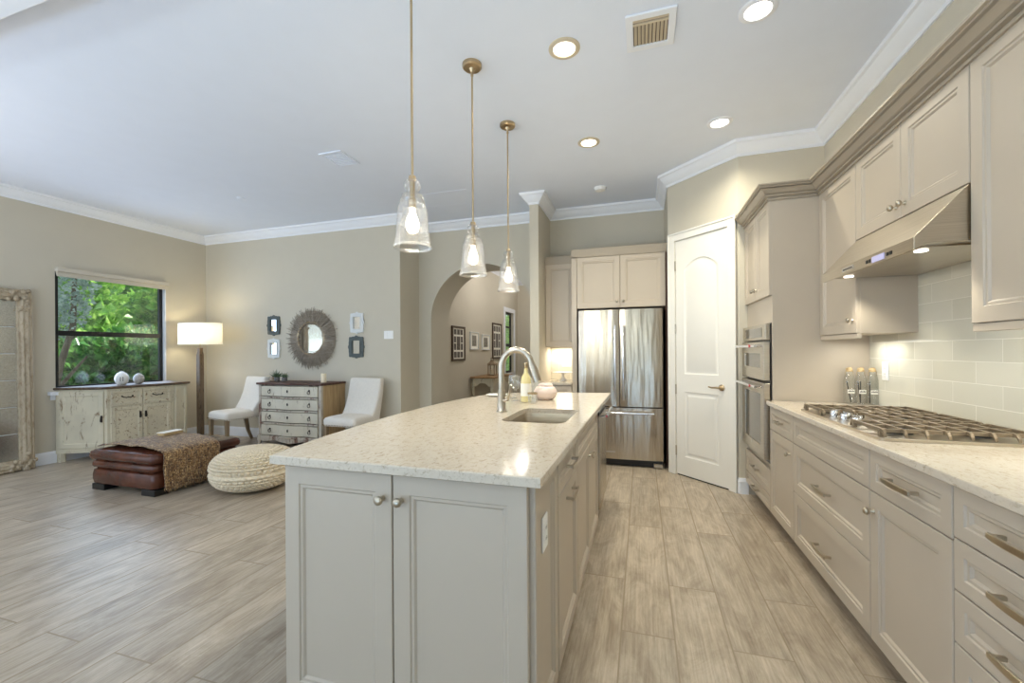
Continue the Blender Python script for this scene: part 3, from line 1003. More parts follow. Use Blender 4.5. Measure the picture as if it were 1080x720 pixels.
# ------------------------------------------------------------------ cooktop
ck = thing('cooktop', 'five-burner gas cooktop with iron grates set in the quartz counter', 'cooktop', (0, 0, .914))
cy0, cy1 = 2.03, 2.925
MB().prism(rrect(.905, cy0, 1.425, cy1, .015), [], .0003, .012, 'xy').build('steel_base', 'steel_plain', ck, bevel=.003)
burners = [(1.03, 2.18), (1.29, 2.18), (1.20, 2.477), (1.03, 2.775), (1.29, 2.775)]
for x, y in burners:
    MB().lathe([(.05, .012), (.048, .02), (.034, .022), (.034, .03), (.03, .034), (.001, .035)], (x, y, 0), 20).build('burner', 'black', ck, smooth=40)


def grate(y0, y1, x0, x1, nb, name='grate'):
    mb = MB()
    r = .0055
    zt = .046
    for k in range(nb):
        x = x0 + (x1 - x0) * k / (nb - 1)
        # bar along y with drooping ends
        mb.loft([[(x - r, y, z - .014), (x + r, y, z - .014), (x + r, y, z), (x - r, y, z)] for y, z in
                 ((y0 - .004, zt - .018), (y0 + .006, zt - .004), (y0 + .02, zt), (y1 - .02, zt), (y1 - .006, zt - .004), (y1 + .004, zt - .018))])
    for y in (y0 + .028, (y0 + y1) / 2, y1 - .028):
        mb.box(x0 - .004, y - .006, zt - .017, x1 + .004, y + .006, zt - .002)
    for x in (x0, x1):
        for y in (y0 + .03, y1 - .03):
            mb.box(x - .008, y - .008, .012, x + .008, y + .008, zt - .006)
    return mb.build(name, 'grate', ck, bevel=.0015)


grate(2.045, 2.325, .925, 1.405, 8)
grate(2.335, 2.62, 1.075, 1.405, 6)
grate(2.63, 2.91, .925, 1.405, 8)
for k in range(5):
    y = 2.36 + k * .058
    x = .955 + (.035 if k % 2 else 0)
    MB().lathe([(.021, .012), (.021, .018), (.017, .02), (.0165, .042), (.014, .046), (.001, .047)], (x, y, 0), 18).box(x - .016, y - .004, .044, x + .016, y + .004, .052).build('control_knob', 'chrome', ck, smooth=40)

# ------------------------------------------------------------------ fridge wall
KY = 4.87
cabinet('fridge_cabinet', 'two-door cabinet above the fridge', 'cabinet', (-.715, KY + .021, 0), 0, .965, SY - KY - .023, 1.765, 2.365,
        [('door', .0, .485, 1.765, 2.36, ('knob', .45, 1.835)), ('door', .485, .965, 1.765, 2.36, ('knob', .52, 1.835))], False)
tag(MB().box(-.775, KY, 0, -.717, SY - .002, 2.365).build('end_panel', 'cabinet', bevel=.002), 'tall beige panel on the left of the fridge', 'panel')
tag(MB().box(.250, KY, 0, .268, SY - .002, 2.365).build('end_panel', 'dark_gap', bevel=.002), 'dark brown panel on the right of the fridge', 'panel')
struct(MB().sweep([(-.776, SY - .35), (-.776, KY), (.268, KY)], CCROWN_F := [(-d, z) for d, z in CCROWN]).build('trim_7', 'crown_shade', smooth=25), 'stepped crown over the fridge cabinet', 'trim')
fr = thing('refrigerator', 'stainless french-door refrigerator with bottom freezer drawer', 'refrigerator', (-.237, 4.80, 0))
fw = .452
MB().box(-fw + .005, .07, .03, fw - .005, .655, 1.745).build('cabinet_body', 'dark_gap', fr)


def curved_front(mb, x0, x1, z0, z1, y, bulge, t, n=10):
    loops = []
    for i in range(n + 1):
        u = i / n
        x = x0 + (x1 - x0) * u
        e = .012 * max(0, 1 - min(u, 1 - u) * 14)
        yy = y - bulge * (1 - ((x) / .46) ** 2) + e
        loops.append([(x, yy, z0), (x, y + t, z0), (x, y + t, z1), (x, yy, z1)])
    return mb.loft(loops)


for sx, nm in ((-1, 'left'), (1, 'right')):
    x0, x1 = (-fw, -.004) if sx < 0 else (.004, fw)
    d = curved_front(MB(), x0, x1, .665, 1.735, 0, .018, .065).build('fridge_door', 'steel', fr, smooth=30)
    hx = sx * .043
    h = MB().tube([(hx, -.072, .74), (hx, -.078, .80), (hx, -.08, 1.15), (hx, -.078, 1.50), (hx, -.072, 1.555)], .013, 12)
    for z in (.80, 1.49):
        h.tube([(hx, -.076, z), (hx, -.012, z)], .01, 10)
    h.build('door_handle', 'chrome', d, smooth=40)
dr = curved_front(MB(), -fw, fw, .085, .652, 0, .018, .065).build('freezer_drawer', 'steel', fr, smooth=30)
h = MB().tube([(-.36, -.072, .60), (0, -.085, .60), (.36, -.072, .60)], .013, 12)
for x in (-.33, .33):
    h.tube([(x, -.074, .60), (x, -.008, .60)], .01, 10)
h.build('drawer_handle', 'chrome', dr, smooth=40)
MB().box(-.17, -.021, .155, -.05, -.0175, .172).build('maker_badge', 'chrome', fr)
MB().box(-fw + .01, .03, .012, fw - .01, .09, .08).build('base_grille', 'black', fr)
MB().box(fw - .10, -.0, .012, fw - .01, .04, .05).build('levelling_foot', 'steel_plain', fr)

cabinet('corner_cabinet', 'small upper corner cabinet left of the fridge', 'cabinet', (-1.148, 5.171, 0), 0, .370, SY - 5.173, 1.33, 2.36,
        [('door', .0, .368, 1.33, 2.355, ('knob', .335, 1.40))], False)
struct(MB().sweep([(-1.148, 5.15), (-.777, 5.15)], [(-d, z) for d, z in CCROWN]).build('trim_8', 'crown_shade', smooth=25), 'stepped crown over the corner cabinet', 'trim')
cabinet('base_cabinet', 'base cabinet in the corner left of the fridge', 'cabinet', (-1.148, 4.871, 0), 0, .370, SY - 4.873, 0, .884,
        [('drawer', 0, .37, ZD, ZT, ('pull', .185, .795, .10)), ('door', 0, .37, ZB, ZD, ('knob', .33, .64))])
tag(MB().box(-1.149, 4.83, .8845, -.776, SY - .012, .914).build('countertop', 'quartz', bevel=.003), 'short quartz countertop in the corner left of the fridge', 'countertop')
struct(tag(MB().box(-1.149, SY - .011, .9145, -.776, SY, 1.329).build('backsplash', 'tile'), 'small tiled backsplash in the corner left of the fridge', 'backsplash'))
cs = thing('cake_stand', 'white footed cake stand on the corner counter left of the fridge', 'cake stand', (-.94, 5.20, .9145))
MB().lathe([(.055, 0), (.05, .01), (.02, .03), (.014, .06), (.02, .085), (.03, .09)], n=28).build('foot', 'ceramic', cs, smooth=50)
MB().lathe([(.03, .09), (.125, .094), (.13, .104), (.12, .102), (.001, .1)], n=32).build('plate', 'ceramic', cs, smooth=50)
tag(MB().lathe([(.02, 0), (.02, .02), (.012, .03), (.001, .031)], (-1.115, 5.20, 2.361), 16).build('sensor', 'plastic', smooth=50), 'tiny white sensor on top of the corner cabinet', 'sensor')


def outlet(loc, rz, label, two=False, cat='outlet'):
    w = .058 if two else .036
    t = thing('wall_outlet', label, cat, loc, rz)
    MB().box(-w, -.006, -.058, w, 0, .058).build('cover_plate', 'plastic', t, bevel=.003)
    mb = MB()
    for cx in ((-.023, .023) if two else (0,)):
        mb.box(cx - .017, -.009, -.034, cx + .017, -.006, .034)
    mb.build('socket', 'plastic', t, bevel=.002)
    mb = MB()
    for cx in ((-.023, .023) if two else (0,)):
        for z in (-.018, .018):
            mb.box(cx - .008, -.0095, z - .005, cx - .005, -.0088, z + .005).box(cx + .005, -.0095, z - .005, cx + .008, -.0088, z + .005)
    mb.build('slot', 'ink', t)
    return t


outlet((-.94, SY - .0112, 1.13), 0, 'double white outlet on the tile above the cake stand', True)
outlet((RX - .0112, 3.24, 1.14), -pi / 2, 'white outlet on the tile by the glass jars')

# ------------------------------------------------------------------ island
IX0, IX1, IY0, IY1 = -1.245, -.332, 1.236, 3.70
isl = thing('kitchen_island', 'large greige kitchen island with paired doors at the near end', 'island', (0, 0, 0))
bo = [(IX0, IY0), (IX1, IY0), (IX1, 3.13), (IX0 + .28, 3.13), (IX0 + .28, IY1 - .02), (IX1 + .02, IY1 - .02), (IX1 + .02, IY1), (IX0, IY1)]
MB().prism(bo, [], .03, .64, 'xy').prism(bo, [[(-.76, 2.06), (-.36, 2.06), (-.36, 2.66), (-.76, 2.66)]], .64, .884, 'xy').build('body', 'cabinet', isl)
MB().box(IX0 + .012, IY0 + .012, 0, IX1 - .012, 3.12, .0295).build('plinth', 'dark_gap', isl)
g = .0022
mid = -.794
for x0, x1, kx in ((IX0 + .002, mid, -.829), (mid, IX1 + .004, -.759)):
    o = MB()
    o.M = Matrix.Translation((0, IY0, 0))
    o.ringed(x0 + g, x1 - g, .040, .874, RING_DOOR(.062))
    o = o.build('door', 'cabinet', isl)
    knob(o, kx, .793, IY0 - .021)


def side_front(kind, y0, y1, z0, z1, st, hwk):
    """front on the right side of the island, facing +x"""
    Mx = Matrix.Translation((IX1, 0, 0)) @ Matrix.Rotation(pi / 2, 4, 'Z')
    mb = MB()
    mb.M = Mx
    mb.ringed(y0 + g, y1 - g, z0 + g, z1 - g, RING_DOOR(st))
    o = mb.build(kind, 'cabinet', isl)
    if hwk:
        k = knob(o, hwk[1], hwk[2]) if hwk[0] == 'knob' else pull(o, hwk[1], hwk[2], hwk[3])
        k.data.transform(Mx)
    return o


side_front('end_panel', IY0 + .003, 1.585, .040, .874, .055, None)
side_front('drawer', 1.60, 2.10, .712, .874, .042, ('pull', 1.85, .79, .14))
side_front('pull_out_door', 1.60, 2.10, .040, .712, .055, ('pull', 1.85, .655, .14))
side_front('false_front', 2.105, 3.12, .712, .874, .042, None)
side_front('door', 2.105, 2.612, .040, .712, .055, ('knob', 2.575, .645))
side_front('door', 2.612, 3.12, .040, .712, .055, ('knob', 2.65, .645))
ol = outlet((IX1 + .0095, 1.40, .665), pi / 2, 'white outlet on the right end panel of the island')
# counter with bowed left edge and sink hole
edge = [(-1.274, 1.182), (-1.304, 1.33), (-1.333, 1.52), (-1.354, 1.73), (-1.374, 1.98), (-1.384, 2.2), (-1.386, 2.45), (-1.375, 2.72), (-1.345, 3.0), (-1.30, 3.22), (-1.23, 3.40), (-1.12, 3.53), (-.96, 3.62), (-.74, 3.68), (-.262, 3.735)]
sink_hole = rrect(-.72, 2.09, -.375, 2.62, .06, 6)
outer = [(-.282, 1.182)] + edge
ct = MB().slab(outer, [sink_hole], .8845, .9145, .004).build('island_countertop', 'quartz')
tag(ct, 'bowed pale quartz countertop on the island', 'countertop')
sk = thing('sink', 'undermount stainless sink in the island countertop', 'sink', (0, 0, .884))
mb = MB()
loops = []
for ins, z in ((-.012, .0), (0, .0), (.004, -.03), (.012, -.17), (.04, -.19)):
    loops.append([(x, y, z) for x, y in rrect(-.72 + ins, 2.09 + ins, -.375 - ins, 2.62 - ins, max(.03, .06 - ins * .3), 6)])
mb.loft(loops, False, True)
mb.build('bowl', 'steel_plain', sk, smooth=35)
MB().lathe([(.04, 0), (.036, .004), (.02, .002), (.001, .001)], (-.547, 2.36, -.1895), 20).build('drain', 'chrome', sk, smooth=40)
# faucet
fa = thing('faucet', 'brushed gooseneck pull-down faucet beside the island sink', 'faucet', (-.815, 2.42, .9145))
MB().lathe([(.032, 0), (.032, .008), (.027, .012), (.025, .06), (.0235, .13)], n=22).build('base', 'steel_plain', fa, smooth=50)
pth = [(0, 0, .10), (0, 0, .27)] + [(.095 - .095 * cos(a), 0, .27 + .105 * sin(a)) for a in [pi * k / 14 * .88 for k in range(1, 15)]]
MB().tube(pth, [.019] * len(pth), 14).build('spout', 'steel_plain', fa, smooth=50)
e = Vector(pth[-1])
dr_ = Vector((.32, 0, -.95)).normalized()
MB().tube([e, e + dr_ * .02, e + dr_ * .03, e + dr_ * .10, e + dr_ * .13], [.019, .0195, .023, .028, .027], 14).build('spray_head', 'steel_plain', fa, smooth=50)
MB().tube([e + dr_ * .035 + Vector((-.018, 0, -.004)), e + dr_ * .075 + Vector((-.020, 0, -.006))], .006, 8).build('spray_button', 'black', fa)
MB().tube([(.018, -.01, .07), (.045, -.02, .075), (.06, -.03, .12), (.075, -.045, .165)], [.012, .010, .007, .006], 10).build('lever', 'steel_plain', fa, smooth=50)
# dishwasher
dw = thing('dishwasher', 'stainless dishwasher at the far right end of the island', 'dishwasher', (IX1, 3.135, 0))
MB().box(-.55, 0, .11, .006, .54, .87).build('tub', 'black', dw)
MB().box(.006, .004, .115, .036, .536, .80).build('door', 'steel', dw, bevel=.003)
MB().box(.006, .004, .804, .030, .536, .868).build('control_panel', 'black', dw, bevel=.003)
h = MB().tube([(.082, .02, .80), (.082, .52, .80)], .011, 12)
for y in (.05, .49):
    h.tube([(.082, y, .80), (.034, y, .785)], .009, 10)
h.build('handle', 'chrome', dw, smooth=40)
r = MB().lathe([(.008, 0), (.008, .004)], (0, 0, 0), 16, axis='y')
r.v = [(v[0] + .082, .02 - v[1], v[2] + .80) for v in r.v]
r.build('red_medallion', 'red', dw)

# things on the island
jr = thing('ceramic_jar', 'round blush ceramic jar with lid on the far end of the island', 'jar', (-.70, 3.12, .9145))
MB().lathe([(.05, 0), (.07, .01), (.088, .04), (.088, .065), (.07, .095), (.055, .102)], n=32).build('bowl', 'blush', jr, smooth=50)
MB().lathe([(.056, .102), (.056, .112), (.045, .122), (.001, .126)], n=28).build('lid', 'blush', jr, smooth=50)
bt = thing('wine_bottle', 'clear bottle of pale yellow drink with cream label behind the faucet', 'bottle', (-.80, 2.93, .9145))
MB().lathe([(.037, .004), (.038, .01), (.038, .15), (.03, .185), (.014, .21), (.0135, .245)], n=24).build('bottle_glass', 'oil', bt, smooth=45)
MB().lathe([(.0387, .045), (.0387, .135)], n=24, cap=False).build('paper_label', 'paper', bt, smooth=45)
MB().lathe([(.0145, .245), (.0155, .247), (.0155, .282), (.001, .284)], n=18).build('cap', 'brass', bt, smooth=45)
wg = thing('wine_glass', 'clear stemmed glass standing left of the bottle behind the faucet', 'glass', (-.90, 3.0, .9145))
MB().lathe([(.034, 0), (.034, .003), (.006, .006), (.004, .012), (.004, .075), (.008, .08)], n=22).build('stem', 'clear', wg, smooth=50)
MB().lathe([(.008, .08), (.03, .095), (.04, .125), (.038, .16), (.032, .185)], n=24, cap=False).build('bowl', 'clear', wg, smooth=50)
dup(wg, (-.96, 3.14, .9145), 0, 'clear stemmed glass farthest left behind the faucet by the plate')
dup(wg, (-.83, 3.16, .9145), 0, 'clear stemmed glass between the bottle and the blush jar')
tb = thing('tumbler', 'low gold-rimmed tumbler between the bottle and the blush jar', 'glass', (-.735, 2.86, .9145))
MB().lathe([(.026, .001), (.03, .005), (.034, .075), (.031, .074), (.027, .01), (.001, .008)], n=24).build('tumbler_body', 'clear', tb, smooth=50)
MB().lathe([(.0345, .066), (.0352, .076), (.033, .076)], n=24, cap=False).build('gold_rim', 'brass', tb, smooth=50)
tag(MB().lathe([(.04, .0), (.075, .006), (.088, .014), (.085, .016), (.06, .009), (.001, .006)], (-1.14, 3.26, .9145), 32).build('plate', 'ceramic', smooth=50), 'small white plate near the bowed edge of the island', 'plate')

# glass jars by the oven tower
GJ = [('glass_jar', 'swing-top glass jar nearest the oven tower front', 1.335, 3.385), ('glass_jar', 'swing-top glass jar in the middle of the three on the counter', 1.391, 3.365), ('glass_jar', 'swing-top glass jar nearest the tile wall', 1.447, 3.345)]
for k, (nm, lab, x, y) in enumerate(GJ):
    j = thing(nm, lab, 'jar', (x, y, .9145), 0, 'glass jars beside the oven tower')
    MB().loft([[(px, py, z) for px, py in rrect(-a, -a, a, a, a * .4, 4)] for a, z in ((.024, .001), (.0265, .006), (.0265, .16), (.02, .195), (.017, .20), (.017, .215))], True, False).build('jar_glass', 'clear', j, smooth=45)
    MB().lathe([(.018, .215), (.019, .22), (.018, .235), (.01, .242), (.001, .243)], n=20).build('stopper', 'cork', j, smooth=45)
    MB().tube([(-.021, 0, .19), (-.023, 0, .21), (-.01, -.01, .244), (.01, -.01, .244), (.023, 0, .21), (.021, 0, .19)], .0018, 6).build('wire_clip', 'brass', j)
    lb = MB().box(-.020, -.0285, .07, .020, -.0275, .096).build('paper_label', 'paper', j)
    mb = MB()
    for q in range(5):
        mb.box(-.016 + q * .007, -.0292, .080, -.0115 + q * .007, -.0286, .087 + .003 * (q % 2))
    mb.build('label_lettering', 'ink', lb)
    mb = MB()
    for q in range(1 + k % 2):
        mb.tube([(.01 - .012 * k, 0, .008), (-.012 + .014 * q, .005, .15)], .003, 6)
    mb.build('stirring_stick', 'iron', j)

# ------------------------------------------------------------------ ceiling fittings
SHADE = [(.016, .325), (.028, .32), (.037, .308), (.040, .294), (.036, .280), (.024, .270), (.021, .264), (.024, .258), (.042, .254), (.050, .248), (.050, .240), (.044, .235), (.043, .231), (.054, .228), (.058, .222), (.057, .214), (.055, .210), (.064, .200), (.0695, .182), (.0725, .13), (.079, .05), (.085, .018), (.0855, .012), (.089, .010), (.090, .004), (.088, 0), (.084, .001), (.083, .012)]


def pendant(x, y, lab):
    zb = 1.768
    p = thing('pendant_light', lab, 'pendant light', (x, y, CZ), 0, 'glass pendants over the island')
    q = zb - CZ
    MB().lathe([(.062, 0), (.062, -.018), (.054, -.026), (.02, -.03), (.009, -.05), (.001, -.05)], n=32).build('canopy', 'brass', p, smooth=35)
    MB().tube([(0, 0, -.045), (0, 0, q + .335)], .006, 10).tube([(0, 0, -.075), (0, 0, -.06)], .009, 10).build('rod', 'brass', p, smooth=40)
    MB().lathe([(.007, q + .345), (.016, q + .34), (.019, q + .322), (.012, q + .318), (.012, q + .235), (.017, q + .23), (.017, q + .19), (.001, q + .19)], n=20).build('socket', 'brass', p, smooth=40)
    MB().lathe([(r, q + z) for r, z in SHADE], n=36, cap=False).build('glass_shade', 'seeded', p, smooth=38)
    MB().lathe([(.013, q + .19), (.016, q + .165), (.028, q + .135), (.032, q + .11), (.027, q + .085), (.012, q + .072), (.0005, q + .07)], n=22).build('bulb', 'bulb', p, smooth=60)
    light('pendant_glow', 'POINT', (x, y, zb - .06), 9, (1, .94, .78), shadow_soft_size=.035)
    return p


pendant(-1.03, 1.76, 'glass pendant light nearest the camera, its canopy out of frame')
pendant(-1.03, 2.507, 'middle glass pendant light over the island')
pendant(-1.03, 3.253, 'glass pendant light nearest the arch')


def can(x, y, lab, trim='white_trim'):
    c = thing('recessed_light', lab, 'recessed light', (x, y, CZ), 0, 'recessed ceiling lights')
    MB().lathe([(.095, 0), (.095, -.004), (.088, -.008), (.068, -.010), (.064, -.002)], n=36, cap=False).build('trim_ring', trim, c, smooth=40)
    MB().lathe([(.066, -.004), (.001, -.0045)], n=32).build('lens', 'can_led', c)
    return c


CANS = [(.612, 2.573), (.612, 3.751), (-.44, 2.544), (-.437, 3.754)]
can(.612, 2.573, 'recessed light at top right above the cooktop run')
can(.612, 3.751, 'recessed light in front of the pantry door wall')
can(-.44, 2.544, 'cream-ringed recessed light left of the square ceiling register', 'vent_beige')
can(-.437, 3.754, 'small recessed light between the third pendant and the pantry corner', 'vent_beige')
for x, y in CANS + [(.612, 1.4), (-.44, 1.37), (.612, .2), (-.44, .2)]:
    light('can_spot', 'SPOT', (x, y, CZ - .02), CAN_W * (3.6 if y > 3 else 1.0 if y > 2 else .3), WARM, spot_size=R(148), spot_blend=1.0, shadow_soft_size=.06)
for x, y in ((-2.4, 2.2), (-4.4, 2.2), (-2.4, 4.0), (-4.6, 4.0)):
    pass
vt = thing('ceiling_register', 'square ceiling register with beige louvres between two recessed lights', 'vent', (.058, 2.545, CZ))
MB().prism([(-.135, -.145), (.135, -.145), (.135, .145), (-.135, .145)], [[(-.095, -.105), (.095, -.105), (.095, .105), (-.095, .105)]], -.012, 0, 'xy').build('frame', 'white_trim', vt, bevel=.003)
MB().box(-.095, -.105, -.003, .095, .105, -.0005).build('duct', 'dark_gap', vt)
for k in range(9):
    x = -.082 + k * .0205
    mb = MB()
    mb.loft([[(x - .008, yy, -.010), (x - .006, yy, -.010), (x + .008, yy, -.0035), (x + .006, yy, -.0035)] for yy in (-.06, .10)])
    mb.build('louvre', 'vent_beige', vt)
MB().box(-.095, -.075, -.011, .095, -.062, -.003).box(-.095, -.105, -.009, .095, -.085, -.003).build('crossbar', 'vent_beige', vt)
v2 = thing('ceiling_vent', 'small white ceiling vent over the living area', 'vent', (-2.73, 3.34, CZ))
MB().prism([(-.12, -.14), (.12, -.14), (.12, .14), (-.12, .14)], [[(-.10, -.12), (.10, -.12), (.10, .12), (-.10, .12)]], -.01, 0, 'xy').build('frame', 'ceiling', v2)
for k in range(8):
    MB().box(-.10, -.115 + k * .03, -.008, .10, -.097 + k * .03, -.001).build('slat', 'ceiling', v2)
pn = thing('ceiling_panel', 'flush white access panel in the ceiling near the arch', 'panel', (-2.25, 4.62, CZ))
MB().prism([(-.36, -.22), (.36, -.22), (.36, .22), (-.36, .22)], [[(-.33, -.19), (.33, -.19), (.33, .19), (-.33, .19)]], -.003, 0, 'xy').build('frame', 'ceiling', pn)
MB().box(-.33, -.19, -.002, .33, .19, -.0005).build('hatch', 'ceiling', pn)
sm = thing('smoke_detector', 'round white smoke detector on the ceiling before the fridge wall', 'smoke detector', (-.44, 4.84, CZ))
MB().lathe([(.068, 0), (.066, -.012), (.055, -.03), (.03, -.036), (.001, -.037)], n=28).build('housing', 'plastic', sm, smooth=40)
MB().lathe([(.008, -.037), (.006, -.040), (.0005, -.041)], n=12).build('test_button', 'plastic', sm)
tag(MB().lathe([(.045, 0), (.043, -.006), (.02, -.012), (.001, -.012)], (-4.545, 3.835, CZ), 24).build('sprinkler_cover', 'ceiling', smooth=40), 'tiny white sprinkler cap on the living room ceiling', 'sprinkler')

# ------------------------------------------------------------------ under-cabinet lights
light('undercabinet_left', 'AREA', (1.36, 3.17, 1.33), 1.3, (1, 1, .93), shape='RECTANGLE', size=.12, size_y=.3)
light('undercabinet_right', 'AREA', (1.36, 1.6, 1.335), 2.7, (1, 1, .93), shape='RECTANGLE', size=.1, size_y=.7)
light('undercabinet_corner', 'AREA', (-.96, 5.36, 1.32), 2.6, (1, .93, .80), shape='RECTANGLE', size=.25, size_y=.08)
light('hall_ceiling', 'POINT', (-2.1, 7.6, 2.8), 23, (1, .95, .90), shadow_soft_size=.15)
light('hall_ceiling', 'POINT', (-2.1, 9.4, 2.8), 14, (1, .95, .90), shadow_soft_size=.15)

# ------------------------------------------------------------------ leaning mirror at the left
lm = thing('floor_mirror', 'tall ornate champagne floor mirror leaning at the left edge', 'mirror', (LX + .02, 2.38, 0))
# local: y along wall, leaning very slightly
mw, mh = 1.13, 2.0
lean = .05


def leanM():
    return Matrix.Rotation(-math.atan2(lean, mh), 4, 'Y')


y0, y1 = -mw / 2, mw / 2
mb = MB()
mb.M = Matrix.Translation((.06, 0, 0)) @ leanM()
fwid = .12
loops = []
for ins, xx in ((0, 0), (0, .03), (.012, .05), (.03, .045), (.045, .06), (.07, .05), (.085, .055), (.10, .035), (.12, .03), (.12, 0)):
    loops.append([(xx, y0 + ins, ins + .002), (xx, y1 - ins, ins + .002), (xx, y1 - ins, mh - ins), (xx, y0 + ins, mh - ins)])
mb.loft(loops, False, False)
mb.build('frame', 'silverleaf', lm, bevel=.004)
rnd = random.Random(3)
for (cy, cz, sy, sz) in ((y1, 0, -1, 1), (y1, mh, -1, -1), (y0, 0, 1, 1), (y0, mh, 1, -1)):
    mb = MB()
    mb.M = Matrix.Translation((.06, 0, 0)) @ leanM()
    for k in range(16):
        u, v = rnd.random() * .22, rnd.random() * .10 + .01
        if k % 2:
            u, v = v, u
        mb.sphere((.05, cy + sy * (u + .006), cz + sz * (v + .006)), .020 + .008 * rnd.random(), 8, 6)
    mb.build('corner_carving', 'silverleaf', lm, smooth=60)
nseg = 6
hh = (mh - 2 * fwid) / nseg
for k in range(nseg):
    mb = MB()
    mb.M = Matrix.Translation((.06, 0, 0)) @ leanM()
    z = fwid + k * hh
    yy0, yy1 = y0 + fwid - .005, y1 - fwid + .005
    mb.loft([[(xx, yy0 + i, z + i), (xx, yy1 - i, z + i), (xx, yy1 - i, z + hh - i), (xx, yy0 + i, z + hh - i)] for i, xx in ((0, .004), (0, .008), (.006, .011))])
    mb.build('mirror_pane', 'oldmirror', lm)

# ------------------------------------------------------------------ sideboard
sb = thing('sideboard', 'distressed cream painted sideboard under the garden window', 'sideboard', (0, 0, 0))
SBP = [(-6.625, 3.16), (-6.16, 3.405), (-6.11, 4.125), (-6.15, 4.33), (-6.625, 4.37)]
SBZ = .885
MB().prism(SBP, [], .10, SBZ - .03, 'xy').build('body', 'sideboard', sb, bevel=.004)
MB().prism([(-6.625, 3.135), (-6.145, 3.385), (-6.085, 4.13), (-6.115, 4.355), (-6.625, 4.395)], [], SBZ - .03, SBZ, 'xy').build('top', 'darktop', sb, bevel=.008)
for (x, y) in ((-6.59, 3.195), (-6.17, 3.43), (-6.15, 4.12), (-6.19, 4.30), (-6.59, 4.33)):
    MB().prism(rrect(x - .03, y - .03, x + .03, y + .03, .01, 3), [], 0, .11, 'xy').build('foot', 'sideboard', sb)


def on_face(p0, p1):
    p0, p1 = Vector(p0), Vector(p1)
    a = math.atan2(p1.y - p0.y, p1.x - p0.x)
    return Matrix.Translation((p0.x, p0.y, 0)) @ Matrix.Rotation(a, 4, 'Z'), (p1 - p0).length


RS = lambda st: [(0, 0), (0, -.012), (.004, -.015), (st, -.015), (st + .006, -.009), (st + .012, -.007)]
Mf, Lf = on_face(SBP[0], SBP[1])
mb = MB()
mb.M = Mf
mb.ringed(.04, Lf - .03, .16, SBZ - .055, RS(.05))
d = mb.build('door', 'sideboard', sb)
mb = MB()
mb.M = Mf
mb.box(Lf - .055, -.024, .46, Lf - .035, -.012, .54)
mb.tube([(Lf - .045, -.028, .52), (Lf - .045, -.034, .47)], .008, 8)
mb.build('pull', 'iron', d)
Mc, Lc = on_face(SBP[1], SBP[2])
for k in range(2):
    a, b = .03 + k * (Lc - .06) / 2, .03 + (k + 1) * (Lc - .06) / 2
    mb = MB()
    mb.M = Mc
    mb.ringed(a + .004, b - .004, .64, SBZ - .05, RS(.03))
    d = mb.build('drawer', 'sideboard_scroll', sb)
    c = (a + b) / 2
    mb = MB()
    mb.M = Mc
    mb.tube([(c - .055, -.02, .755), (c - .05, -.035, .748), (c - .02, -.035, .738), (c, -.037, .744), (c + .02, -.035, .738), (c + .05, -.035, .748), (c + .055, -.02, .755)], .006, 8)
    mb.box(c - .062, -.019, .748, c - .048, -.014, .764).box(c + .048, -.019, .748, c + .062, -.014, .764)
    mb.build('pull', 'iron', d)
    mb = MB()
    mb.M = Mc
    mb.ringed(a + .004, b - .004, .16, .63, RS(.04))
    d = mb.build('door', 'sideboard_scroll', sb)
    xk = b - .03 if k == 0 else a + .03
    mb = MB()
    mb.M = Mc
    mb.box(xk - .010, -.022, .47, xk + .010, -.013, .55).tube([(xk, -.026, .53), (xk, -.036, .485)], .008, 8)
    mb.build('pull', 'iron', d)
Me, Le = on_face(SBP[2], SBP[3])
mb = MB()
mb.M = Me
mb.ringed(.02, Le - .02, .16, SBZ - .05, RS(.03))
mb.build('end_panel', 'sideboard', sb)
mb = MB()
mb.M = Mf
mb.prism([(.03, .10), (.09, .10), (.13, .135), (Lf - .13, .135), (Lf - .09, .10), (Lf - .02, .10), (Lf - .02, .15), (.03, .15)], [], -.012, 0, 'xz')
mb.M = Mc
mb.prism([(.02, .10), (.09, .10), (.15, .135), (Lc - .15, .135), (Lc - .09, .10), (Lc - .02, .10), (Lc - .02, .15), (.02, .15)], [], -.012, 0, 'xz')
mb.build('apron', 'sideboard', sb)


def gourd(loc, s, lab, mat, mark):
    v = thing('gourd_vase', lab, 'vase', loc)
    v.scale = (.80, .80, 1)
    MB().lathe([(.03 * s, 0), (.045 * s, .004 * s), (.068 * s, .03 * s), (.08 * s, .07 * s), (.072 * s, .105 * s), (.05 * s, .132 * s), (.026 * s, .145 * s), (.024 * s, .146 * s)], n=32).build('body', mat, v, smooth=60)
    MB().lathe([(.024 * s, .145 * s), (.02 * s, .152 * s), (.001, .155 * s)], n=20).build('lid', mat, v, smooth=60)
    ring = [(0, .014 * s * cos(a), .165 * s + .013 * s * sin(a)) for a in [2 * pi * k / 16 for k in range(17)]]
    MB().tube(ring, .003 * s, 6).build('ring_handle', 'iron', v, smooth=60)
    if mark:
        mb = MB()
        for q in (.022, .046):
            n = []
            for z in (.045, .06, .08, .092):
                rr = .0808 if z > .048 else .077
                if z > .085:
                    rr = .0755
                a = -1.0 + q * 14
                n.append((rr * s * cos(a), rr * s * sin(a), z * s))
            mb.tube(n, .0045, 6)
        mb.build('dark_mark', 'ink', v)
    return v


gourd((-6.33, 3.655, SBZ), 1.12, 'round cream lidded vase with dark marks on the sideboard', 'ceramic', True)
gourd((-6.33, 3.845, SBZ), .92, 'smaller mottled grey lidded vase on the sideboard', 'mottled', False)

